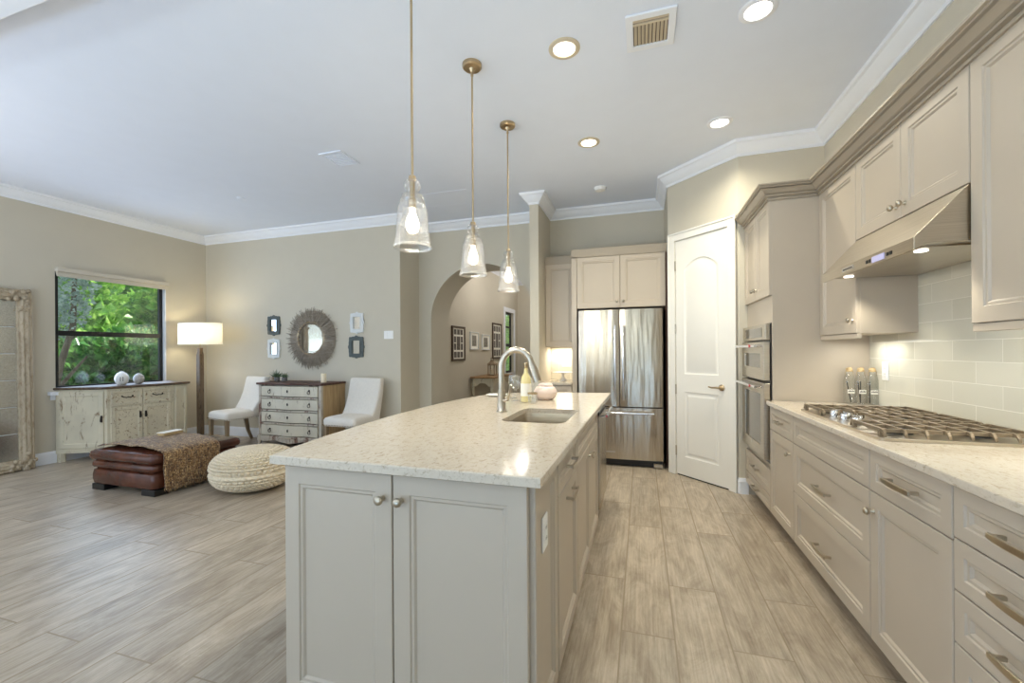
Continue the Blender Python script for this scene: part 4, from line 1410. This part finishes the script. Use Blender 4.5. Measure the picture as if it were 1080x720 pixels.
# ------------------------------------------------------------------ floor lamp
fl = thing('floor_lamp', 'lit floor lamp with cream drum shade and distressed brown post', 'floor lamp', (-6.15, 4.52, 0))
MB().prism(rrect(-.15, -.15, .15, .15, .02, 3), [], 0, .03, 'xy').build('base', 'post', fl, bevel=.006)
MB().loft([[(-a, -a, z), (a, -a, z), (a, a, z), (-a, a, z)] for a, z in ((.033, .03), (.033, 1.26), (.026, 1.31), (.026, 1.36))]).build('post', 'post', fl, bevel=.004)
def oval(mb):
    mb.v = [(x * .97, y * .40, z) for x, y, z in mb.v]
    return mb


MB().tube([(0, 0, 1.36), (0, 0, 1.73)], .006, 8).build('stem', 'brass', fl)
oval(MB().lathe([(.40, 1.42), (.395, 1.71)], n=56, cap=False)).build('lamp_shade', 'lampshade', fl, smooth=60)
oval(MB().lathe([(.404, 1.413), (.404, 1.425), (.398, 1.425)], n=56, cap=False).lathe([(.399, 1.705), (.399, 1.717), (.393, 1.717)], n=56, cap=False)).build('shade_trim', 'paper', fl, smooth=60)
mb = MB()
for a in (0, 2 * pi / 3, 4 * pi / 3):
    mb.tube([(0, 0, 1.70), (.38 * cos(a), .155 * sin(a), 1.70)], .003, 6)
mb.build('shade_spider', 'brass', fl)
for x in (-.14, .14):
    MB().sphere((x, 0, 1.56), .035, 14, 10).build('bulb', 'bulb', fl, smooth=60)
    light('lamp_glow', 'POINT', (-6.15 + x, 4.52, 1.575), 8.5, (1, .86, .55), shadow_soft_size=.05)
MB().tube([(-.14, 0, 1.52), (.14, 0, 1.52)], .006, 8).build('bulb_bar', 'brass', fl)

# ------------------------------------------------------------------ upholstered chairs
def chair(loc, rz, lab):
    c = thing('dining_chair', lab, 'chair', loc, rz)
    mb = MB()
    lo = []
    for z, i in ((.375, .006), (.385, 0), (.45, 0), (.472, .012), (.484, .04), (.488, .09)):
        lo.append([(x, y, z) for x, y in rrect(-.24 + i, -.27 + i, .24 - i, .20 - i * .4, .05, 5)])
    mb.loft(lo)
    mb.build('seat', 'upholstery', c, smooth=50)
    mb = MB()
    lo = []
    for z, yf, yb, hw_ in ((.375, .06, .245, .235), (.47, .075, .255, .24), (.53, .115, .27, .242), (.60, .155, .285, .244), (.70, .195, .305, .246), (.82, .225, .325, .246), (.91, .245, .338, .244), (.935, .255, .335, .236)):
        lo.append([(x, y, z) for x, y in rrect(-hw_, yf, hw_, yb, .025, 3)])
    mb.loft(lo)
    mb.build('backrest', 'upholstery', c, smooth=50)
    mb = MB()
    for i in range(22):
        x = -.23 + .46 * i / 21
        mb.sphere((x, -.271, .388), .006, 6, 4)
    for s in (-1, 1):
        for i in range(16):
            mb.sphere((s * .241, -.25 + i * .029, .388), .006, 6, 4)
    mb.build('nailhead_trim', 'nail', c)
    for sx in (-1, 1):
        x = sx * .205
        MB().loft([[(x - a, -.235 - a, z), (x + a, -.235 - a, z), (x + a, -.235 + a, z), (x - a, -.235 + a, z)] for a, z in ((.016, 0), (.024, .38))]).build('leg', 'legwood', c)
        MB().loft([[(x - a, y - a, z), (x + a, y - a, z), (x + a, y + a, z), (x - a, y + a, z)] for a, y, z in ((.016, .31, 0), (.019, .255, .14), (.023, .215, .38))]).build('leg', 'legwood', c)
    return c


chair((-5.46, 4.53, 0), -.22, 'cream upholstered dining chair beside the floor lamp')
chair((-3.53, 4.53, 0), -.02, 'cream upholstered dining chair right of the dresser')

# ------------------------------------------------------------------ dresser
ds = thing('dresser', 'weathered grey serpentine dresser with four drawers under the sunburst mirror', 'dresser', (-4.525, 4.515, 0))
DW, DD, DZ = .525, .455, .875


def serp(x):
    return -.012 - .022 * cos(2 * pi * x / .62) * max(0, 1 - abs(x) / .62)


def curved(mb, x0, x1, z0, z1, dy, back, n=24):
    mb.loft([[(x, serp(x) + dy, z0), (x, back, z0), (x, back, z1), (x, serp(x) + dy, z1)] for x in [x0 + (x1 - x0) * i / n for i in range(n + 1)]])
    return mb


for s_ in (-1, 1):
    MB().box(s_ * (DW - .02), .03, .10, s_ * DW, DD, DZ - .028).build('side_panel', 'dresserside', ds)
MB().box(-DW + .02, .05, .11, DW - .02, DD, DZ - .03).build('carcass', 'dresserrail', ds)
for s in (-1, 1):
    MB().box(s * DW, -.005, .10, s * (DW - .045), .04, DZ - .028).build('corner_stile', 'dresserrail', ds, bevel=.006)
curved(MB(), -DW - .02, DW + .02, DZ - .028, DZ, -.015, DD).build('top', 'dressertop', ds, bevel=.007)
zz = [.135, .315, .49, .665, .84]
for k in range(4):
    a, b = zz[k] + .028, zz[k + 1] - .006
    curved(MB(), -DW + .05, DW - .05, a - .030, a - .008, -.008, .06).build('rail', 'dresserrail', ds, bevel=.004)
    d = curved(MB(), -DW + .055, DW - .055, a, b - .004, 0.0, .06).build('drawer', 'dresserpaint', ds, bevel=.006)
    zc = (a + b) / 2
    for x in (-.33, .33):
        y = serp(x) - .004
        ring = [(x + .021 * sin(t), y - .008, zc - .012 + .021 * cos(t)) for t in [2 * pi * q / 18 for q in range(19)]]
        mb = MB().tube(ring, .0038, 6)
        pl = MB().lathe([(.013, 0), (.011, .005), (.001, .007)], (0, 0, 0), 14, axis='y')
        pl.v = [(v[0] + x, y + .004 - v[1], v[2] + zc + .012) for v in pl.v]
        mb.v, mb.f = mb.v + pl.v, mb.f + [tuple(i + len(mb.v) for i in f) for f in pl.f]
        mb.build('ring_pull', 'iron', d, smooth=50)
    y = serp(0) - .002
    MB().prism([(-.007, zc - .016), (.007, zc - .016), (.01, zc), (.006, zc + .018), (-.006, zc + .018), (-.01, zc)], [], y - .004, y + .004, 'xz').build('keyhole_plate', 'iron', d)
ap = [(-DW + .02, .145), (-DW + .02, .09), (-DW + .12, .075), (-.25, .10), (-.12, .075), (0, .06), (.12, .075), (.25, .10), (DW - .12, .075), (DW - .02, .09), (DW - .02, .145)]
MB().prism(ap, [], -.02, .02, 'xz').build('apron', 'dresserrail', ds, bevel=.004)
for sx in (-1, 1):
    for yy, sy in ((.0, -1), (DD - .03, 0)):
        x = sx * (DW - .025)
        MB().tube([(x, yy + .005, .15), (x + sx * .012, yy + sy * .012, .11), (x + sx * .004, yy + sy * .004, .06), (x + sx * .012, yy + sy * .014, .024), (x + sx * .03, yy + sy * .032, .012)], [.036, .034, .022, .018, .012], 10).build('foot', 'dresserrail', ds, smooth=50)


def succulent(loc, lab, n, ln, seed):
    t = thing('potted_succulent', lab, 'plant', loc)
    MB().lathe([(.026, 0), (.034, .01), (.036, .05), (.03, .062), (.027, .06), (.001, .056)], n=22).build('pot', 'stone', t, smooth=50)
    rr = random.Random(seed)
    mb = MB()
    for k in range(n):
        a = 2.4 * k
        el = .25 + 1.1 * k / n
        dx, dy, dzv = cos(a) * cos(el), sin(a) * cos(el), sin(el)
        l = ln * (.7 + .5 * rr.random())
        mb.tube([(0, 0, .055), (dx * l * .5, dy * l * .5, .055 + dzv * l * .45), (dx * l, dy * l, .055 + dzv * l)], [.006, .006, .001], 5)
    mb.build('leaves', 'leafsucc', t)
    return t


succulent((-4.945, 4.72, DZ), 'spiky succulent in a grey pot, taller of the two on the dresser', 26, .11, 1)
succulent((-4.80, 4.71, DZ), 'small succulent in a dark grey pot, shorter of the two on the dresser', 20, .075, 2)
cd = thing('pillar_candle', 'ivory pillar candle at the right of the dresser top', 'candle', (-4.125, 4.70, DZ))
MB().lathe([(.035, 0), (.036, .004), (.036, .118), (.032, .122), (.02, .116), (.001, .114)], n=24).build('wax', 'candle', cd, smooth=50)
MB().tube([(0, 0, .113), (.001, 0, .128)], .0015, 5).build('wick', 'black', cd)
mb = MB().sphere((0, 0, .02), .042, 10, 6, .55)
rr = random.Random(9)
mb.v = [(x * (1 + .25 * rr.uniform(-1, 1)), y, max(0, z * (1 + .2 * rr.uniform(-1, 1)))) for x, y, z in mb.v]
mb.add([(-.035, -.03, .03), (.03, -.03, .03), (.03, .03, .03), (-.035, .03, .03), (0, 0, .075)], [(0, 1, 4), (1, 2, 4), (2, 3, 4), (3, 0, 4), (3, 2, 1, 0)])
o = mb.build('decorative_stone', 'shell')
o.location = (-5.03, 4.72, DZ)
tag(o, 'little beige stone at the left end of the dresser top', 'ornament')

# ------------------------------------------------------------------ wall decor on the far wall
sm_ = thing('sunburst_mirror', 'round mirror in a wide ring of grey twigs above the dresser', 'mirror', (-4.555, FY, 1.487))
rr = random.Random(5)
mb = MB()
for k in range(300):
    a = 2 * pi * k / 300 + rr.uniform(-.02, .02)
    r0, r1 = .215 + rr.uniform(-.01, .02), .40 + rr.uniform(-.03, .065)
    b = a + rr.uniform(-.10, .10)
    y0_, y1_ = -.03 - rr.random() * .03, -.012 - rr.random() * .05
    mb.tube([(r0 * cos(a), y0_, r0 * sin(a)), ((r0 + r1) / 2 * cos((a + b) / 2 + rr.uniform(-.02, .02)), (y0_ + y1_) / 2 - .008, (r0 + r1) / 2 * sin((a + b) / 2)), (r1 * cos(b), y1_, r1 * sin(b))], [.0055, .005, .003], 5)
mb.build('twig_ring', 'twig', sm_)
MB().lathe([(.225, -.006), (.225, -.05), (.235, -.055), (.245, -.05), (.245, -.006)], n=56, axis='y').build('inner_rim', 'brass', sm_, smooth=40)
MB().lathe([(.40, -.001), (.40, -.008), (.226, -.012)], n=56, axis='y').build('backing', 'twig', sm_)
MB().lathe([(.224, -.040), (.001, -.0405)], n=56, axis='y').build('mirror_glass', 'mirror', sm_)


def ornate_frame(x, z, w, h, mat, lab):
    t = thing('ornate_frame', lab, 'frame', (x, FY, z), 0, 'small scalloped frames round the sunburst mirror')
    out = []
    nx = 20
    for k in range(4 * nx):
        a = 2 * pi * k / (4 * nx)
        c_, s_ = cos(a), sin(a)
        p = 4.0
        rad = (abs(c_) ** p + abs(s_) ** p) ** (-1 / p)
        sc = 1 + .045 * cos(8 * a) + .03 * cos(16 * a)
        out.append((rad * c_ * w / 2 * sc, rad * s_ * h / 2 * sc))
    iw, ih = w * .26, h * .30
    MB().prism(out, [[(-iw, -ih), (iw, -ih), (iw, ih), (-iw, ih)]], -.022, -.001, 'xz').build('frame', mat, t, bevel=.004)
    MB().box(-iw - .003, -.010, -ih - .003, iw + .003, -.006, ih + .003).build('glass', 'mirror', t)
    MB().prism([(-iw - .012, -ih - .012), (iw + .012, -ih - .012), (iw + .012, ih + .012), (-iw - .012, ih + .012)], [[(-iw, -ih), (iw, -ih), (iw, ih), (-iw, ih)]], -.030, -.020, 'xz').build('inner_bead', mat, t, bevel=.002)
    return t


ornate_frame(-5.26, 1.69, .235, .29, 'greyframe', 'dark grey scalloped frame upper left of the sunburst mirror')
ornate_frame(-5.26, 1.345, .235, .29, 'whiteframe', 'white scalloped frame lower left of the sunburst mirror')
ornate_frame(-3.79, 1.69, .225, .285, 'whiteframe', 'white scalloped frame upper right of the sunburst mirror')
ornate_frame(-3.805, 1.355, .245, .30, 'greyframe', 'dark grey scalloped frame lower right of the sunburst mirror')
sw = thing('light_switch', 'white switch plate on the far wall right of the frames', 'switch', (-3.29, FY, 1.515))
MB().box(-.072, -.007, -.055, .072, 0, .055).build('cover_plate', 'plastic', sw, bevel=.003)
for x in (-.036, .036):
    MB().box(x - .018, -.012, -.034, x + .018, -.006, .034).build('rocker', 'plastic', sw, bevel=.002)

# ------------------------------------------------------------------ ottoman and throw
ot = thing('ottoman', 'square tufted brown leather ottoman in the living area', 'ottoman', (-4.575, 3.05, 0))
a = .435


def cushion(z0, z1, a, crown, tuft):
    mb = MB()
    n = 28
    lo = []
    h = z1 - z0
    for z, i in ((z0, .03), (z0 + .012, .008), (z0 + h * .35, 0), (z0 + h * .65, 0), (z1 - .012, .008), (z1, .03)):
        lo.append([(x, y, z) for x, y in rrect(-a + i, -a + i, a - i, a - i, .05, 5)])
    mb.loft(lo, True, False)
    # domed, tufted top as a grid
    g_ = []
    k = 25
    b = a - .03
    for i in range(k):
        for j in range(k):
            u, v = -1 + 2 * i / (k - 1), -1 + 2 * j / (k - 1)
            z = z1 + crown * (1 - u ** 4) * (1 - v ** 4)
            if tuft:
                z -= .010 * (abs(cos(u * pi * 1.5)) ** 10 + abs(cos(v * pi * 1.5)) ** 10) * (1 - u ** 6) * (1 - v ** 6)
            g_.append((b * u * (1 - .012 * v * v), b * v * (1 - .012 * u * u), z))
    mb.add(g_, [(i * k + j, (i + 1) * k + j, (i + 1) * k + j + 1, i * k + j + 1) for i in range(k - 1) for j in range(k - 1)])
    return mb


cushion(.285, .375, a + .005, .035, True).build('top_cushion', 'leather', ot, smooth=40)
cushion(.205, .285, a - .01, 0, False).build('middle_band', 'leather', ot, smooth=40)
cushion(.055, .205, a - .012, 0, False).build('base', 'leather', ot, smooth=40)
for sx in (-1, 1):
    for sy in (-1, 1):
        x, y = sx * (a - .10), sy * (a - .085)
        MB().box(x - .085, y - .06, 0, x + .085, y + .06, .058).build('foot', 'black', ot, bevel=.004)

th = thing('throw_blanket', 'chunky brown woven throw draped over the leather ottoman', 'blanket', (-4.575, 3.05, 0))
rr = random.Random(11)
path = []      # (x, z) over the ottoman from the far (-x) side to hanging on the +x side
for i in range(21):
    u = -1 + 2 * i / 20
    path.append((u * (a - .01), .383 + .035 * (1 - u ** 4)))
path += [(a + .012, .372), (a + .020, .345), (a + .021, .29), (a + .019, .24), (a + .020, .19), (a + .023, .14), (a + .026, .10), (a + .03, .07)]
ys0, ys1, ny = -.36, .165, 22
vs, fs = [], []
np_ = len(path)
for i, (x, z) in enumerate(path):
    for j in range(ny + 1):
        t = j / ny
        y = ys0 + (ys1 - ys0) * t + (.10 * (1 - i / 20) * (t * 1.1 - .05) if i < 20 else 0)
        wob = .004 * sin(j * 2.1 + i) + .003 * rr.uniform(-1, 1)
        if i < 21:
            vs.append((x, y, z + .008 + wob))
        else:
            vs.append((x + .006 + wob * 1.6, y, z + .010 * sin(j * 1.3)))
for i in range(np_ - 1):
    for j in range(ny):
        fs.append((i * (ny + 1) + j, (i + 1) * (ny + 1) + j, (i + 1) * (ny + 1) + j + 1, i * (ny + 1) + j + 1))
mb = MB()
mb.add(vs, fs)
o = mb.build('woven_cloth', 'throw', th, smooth=60)
md = o.modifiers.new('thick', 'SOLIDIFY')
md.thickness = .008
md.offset = 1
mb = MB()
for k in range(60):
    y = ys0 + (ys1 - ys0) * (k + .5) / 60
    zb = .02 + .025 * rr.random()
    x = a + .036
    mb.tube([(x, y, .085), (x + .004 * rr.uniform(-1, 1), y + .004 * rr.uniform(-1, 1), .05), (x + .012 * rr.uniform(-.5, 1), y + .01 * rr.uniform(-1, 1), zb)], [.0045, .004, .003], 5)
mb.build('fringe', 'throw', th)
bk = thing('wooden_box', 'small wooden book-shaped box lying on the throw', 'box', (-4.70, 3.14, .440), .12)
MB().box(-.045, -.10, 0, .045, .10, .028).build('box_body', 'cork', bk, bevel=.003)
MB().box(-.05, -.105, .028, .05, .105, .034).build('box_lid', 'paper', bk, bevel=.002)

# ------------------------------------------------------------------ knit pouf
pf = thing('knit_pouf', 'round cream knitted pouf beside the leather ottoman', 'pouf', (-3.535, 3.11, 0))
NC, NR = 46, 24
nu, nv = NC * 5, NR * 5
vs, fs = [], []
Rp, Hp = .355, .385
for j in range(nv + 1):
    p = pi * j / nv
    sp, cp = sin(p), cos(p)
    rad = Rp * abs(sp) ** .72
    z = Hp / 2 - Hp / 2 * (abs(cp) ** .80) * (1 if cp > 0 else -1)
    row = min(NR - 1, j // 5)
    fr_v = abs(sin(pi * (j - row * 5) / 5)) ** .5
    for i in range(nu):
        t = 2 * pi * i / nu
        q = .026 * fr_v * abs(sin(NC / 2 * t + (pi / 2 if row % 2 else 0))) ** .6 * sp
        vs.append(((rad + q - .012) * cos(t), (rad + q - .012) * sin(t), max(.002, z + (q * .5 if cp < 0 else 0))))
for j in range(nv):
    for i in range(nu):
        k = (i + 1) % nu
        fs.append((j * nu + i, j * nu + k, (j + 1) * nu + k, (j + 1) * nu + i))
mb = MB()
mb.add(vs, fs)
mb.build('knit_cover', 'pouf', pf, smooth=80)
MB().lathe([(.03, Hp - .012), (.028, Hp + .002), (.015, Hp + .006), (.001, Hp + .006)], n=18).build('gathered_button', 'pouf', pf, smooth=60)

# ------------------------------------------------------------------ hall furniture
ct_ = thing('console_table', 'honey-topped console table with curved cream legs in the hall', 'table', (-2.87, 7.95, 0))
MB().prism(rrect(-.235, -.62, .24, .62, .03, 4), [], .775, .805, 'xy').build('top', 'tabletopwood', ct_, bevel=.006)
ap = [(-.54, .775), (-.54, .64), (-.44, .62), (-.30, .67), (-.15, .69), (0, .67), (.15, .69), (.30, .67), (.44, .62), (.54, .64), (.54, .775)]
MB().prism(ap, [], .175, .195, 'yz').build('apron', 'sideboard', ct_)
ap2 = [(-.19, .775), (-.19, .64), (-.13, .62), (-.06, .68), (.0, .69), (.06, .68), (.13, .62), (.19, .64), (.19, .775)]
MB().prism(ap2, [], -.55, -.53, 'xz').build('apron', 'sideboard', ct_)
for sx in (-1, 1):
    for sy in (-1, 1):
        x, y = sx * .18, sy * .53
        MB().tube([(x, y, .76), (x + sx * .012, y + sy * .012, .62), (x + sx * .006, y + sy * .006, .48), (x - sx * .012, y - sy * .012, .25), (x, y, .06), (x + sx * .02, y + sy * .02, .0)], [.032, .036, .026, .017, .015, .018], 10).build('leg', 'sideboard', ct_, smooth=50)
ln = thing('lantern', 'wooden candle lantern on the hall console table', 'lantern', (-2.84, 7.87, .805))
MB().box(-.075, -.075, 0, .075, .075, .02).build('base', 'legwood', ln, bevel=.003)
mb = MB()
for sx in (-1, 1):
    for sy in (-1, 1):
        mb.box(sx * .062 - .009, sy * .062 - .009, .02, sx * .062 + .009, sy * .062 + .009, .21)
mb.box(-.071, -.071, .20, .071, .071, .215)
mb.build('cage', 'legwood', ln)
MB().loft([[(-b, -b, z), (b, -b, z), (b, b, z), (-b, b, z)] for b, z in ((.082, .215), (.075, .235), (.035, .275), (.028, .30), (.012, .305))]).build('roof', 'legwood', ln)
MB().tube([(.03 * cos(t), 0, .325 + .025 * sin(t)) for t in [2 * pi * q / 16 for q in range(17)]], .004, 6).build('ring', 'iron', ln)
MB().lathe([(.035, .021), (.035, .12), (.001, .122)], n=18).build('candle', 'candle', ln, smooth=50)


M['photo'] = plain('black_and_white_photo', srgb(92, 84, 76), .4, var=.75, nscale=34)


def picture(y0, y1, z0, z1, fr_, kind, fmat, lab):
    t = thing('picture_frame', lab, 'picture', (HX, (y0 + y1) / 2, (z0 + z1) / 2), 0, 'framed pictures in the hall')
    hw_, hh_ = (y1 - y0) / 2, (z1 - z0) / 2
    MB().prism([(-hw_, -hh_), (hw_, -hh_), (hw_, hh_), (-hw_, hh_)], [[(-hw_ + fr_, -hh_ + fr_), (hw_ - fr_, -hh_ + fr_), (hw_ - fr_, hh_ - fr_), (-hw_ + fr_, hh_ - fr_)]], .001, .03, 'yz').build('frame', fmat, t, bevel=.003)
    MB().box(.004, -hw_ + fr_ - .002, -hh_ + fr_ - .002, .012, hw_ - fr_ + .002, hh_ - fr_ + .002).build('mat_board', 'paper', t)
    iw, ih = hw_ - fr_, hh_ - fr_
    if kind == 'collage':
        cells = [(-.78, .58, -.34, .92), (-.22, .58, .22, .92), (.34, .58, .78, .92), (-.3, -.42, .3, .46), (-.78, -.42, -.42, .0), (.42, -.42, .78, .0), (-.78, .06, -.42, .46), (.42, .06, .78, .46),
                 (-.78, -.92, -.34, -.54), (-.22, -.92, .22, -.54), (.34, -.92, .78, -.54)]
    else:
        cells = [(-.55, -.68, .55, .68)]
    for a_, b_, c_, d_ in cells:
        MB().box(.012, a_ * iw, b_ * ih, .014, c_ * iw, d_ * ih).build('photo' if kind == 'collage' else 'print', 'photo' if kind == 'collage' else 'print', t)


picture(6.58, 7.13, 1.12, 1.73, .035, 'collage', 'picwood', 'dark-framed photo collage nearest the arch in the hall')
picture(7.38, 7.80, 1.32, 1.66, .018, 'print', 'whiteframe', 'pale-framed print beside the photo collage in the hall')
picture(8.00, 8.44, 1.31, 1.63, .018, 'print', 'whiteframe', 'pale-framed print second from the photo collage in the hall')
picture(8.63, 9.24, 1.12, 1.91, .035, 'collage', 'picwood', 'dark-framed tall picture nearest the hall window')

# ------------------------------------------------------------------ garden
struct(MB().box(-24, -6, -.35, LX - .5, 26, -.25).build('ground', 'grass'), 'garden ground outside', 'ground')


def leaves(mb, n, c, r, sz, rnd, flat=.0):
    for _ in range(n):
        while True:
            p = Vector((rnd.uniform(-1, 1), rnd.uniform(-1, 1), rnd.uniform(-1, 1)))
            if .35 < p.length < 1:
                break
        q = Vector((c[0] + p.x * r[0], c[1] + p.y * r[1], c[2] + p.z * r[2]))
        if q.z < -.2:
            continue
        d = Vector((p.x + rnd.uniform(-.9, .9), p.y + rnd.uniform(-.9, .9), p.z * .5 + rnd.uniform(-.2, 1.1))).normalized()
        s = sz * rnd.uniform(.6, 1.3)
        x = d.cross(Vector((rnd.uniform(-1, 1), rnd.uniform(-1, 1), rnd.uniform(-1, 1)))).normalized()
        nn = d.cross(x)
        w = s * .40
        a_, b_ = q, q + d * s
        m_ = q + d * s * .55
        mb.add([tuple(a_), tuple(m_ + x * w + nn * w * .35), tuple(b_), tuple(m_ - x * w + nn * w * .35)], [(0, 1, 2), (0, 2, 3)])
    return mb


def shrub(loc, r, h, n, sz, mat, lab, seed, grp=None):
    t = thing('garden_shrub', lab, 'shrub', (loc[0], loc[1], -.25), 0, grp)
    rnd = random.Random(seed)
    mb = MB()
    for k in range(6):
        c = (rnd.uniform(-.4, .4) * r[0], rnd.uniform(-.5, .5) * r[1], h * (.3 + .12 * k))
        leaves(mb, n // 6, c, (r[0] * .8, r[1] * .75, h * .32), sz, rnd)
    mb.build('foliage', mat, t)
    mb = MB()
    for k in range(7):
        a_ = rnd.uniform(0, 2 * pi)
        mb.tube([(0.05 * cos(a_), .05 * sin(a_), 0), (.3 * r[0] * cos(a_), .3 * r[1] * sin(a_), h * .35), (.55 * r[0] * cos(a_), .55 * r[1] * sin(a_), h * .7)], [.03, .022, .01], 6)
    mb.build('stem', 'bark', t)
    return t


shrub((-10.6, 5.35), (.9, .56), 3.1, 4200, .20, 'leaf_bright', 'tall bright green shrub at the centre of the garden window view', 1)
shrub((-10.6, 6.85), (.9, .56), 2.9, 4200, .20, 'leaf_bright', 'bright green shrub at the right side of the garden window view', 2)
shrub((-8.5, 4.9), (.45, 1.0), 1.6, 4600, .15, 'leaf_dark', 'low glossy dark green shrub close under the garden window', 4)
shrub((-14.2, 8.2), (1.3, 2.6), 4.3, 5200, .30, 'leaf_dark', 'tall dark hedge shrub far behind the garden window view', 5)
shrub((-5.0, 14.6), (.9, 1.6), 2.6, 3000, .22, 'leaf_bright', 'green shrub seen through the hall window', 6)
tr = thing('garden_tree', 'slender grey-leaved tree at the left of the window view', 'tree', (-7.35, 3.56, -.25))
MB().tube([(0, -.05, 0), (.02, -.1, .9), (.0, .0, 1.4), (.02, .12, 1.9), (.0, .15, 2.6), (-.1, .2, 3.2)], [.05, .045, .04, .034, .025, .015], 8).tube([(.02, -.1, .9), (-.05, .05, 1.15), (0, .28, 1.5)], [.03, .025, .012], 7).build('trunk', 'bark', tr, smooth=60)
mb = MB()
rnd = random.Random(8)
for c in ((0, .05, 2.15), (.0, .16, 2.4), (-.06, .0, 1.95), (0, .1, 2.65), (.0, .05, 2.9)):
    leaves(mb, 250, c, (.28, .20, .24), .06, rnd)
mb.build('foliage', 'leaf_grey', tr)
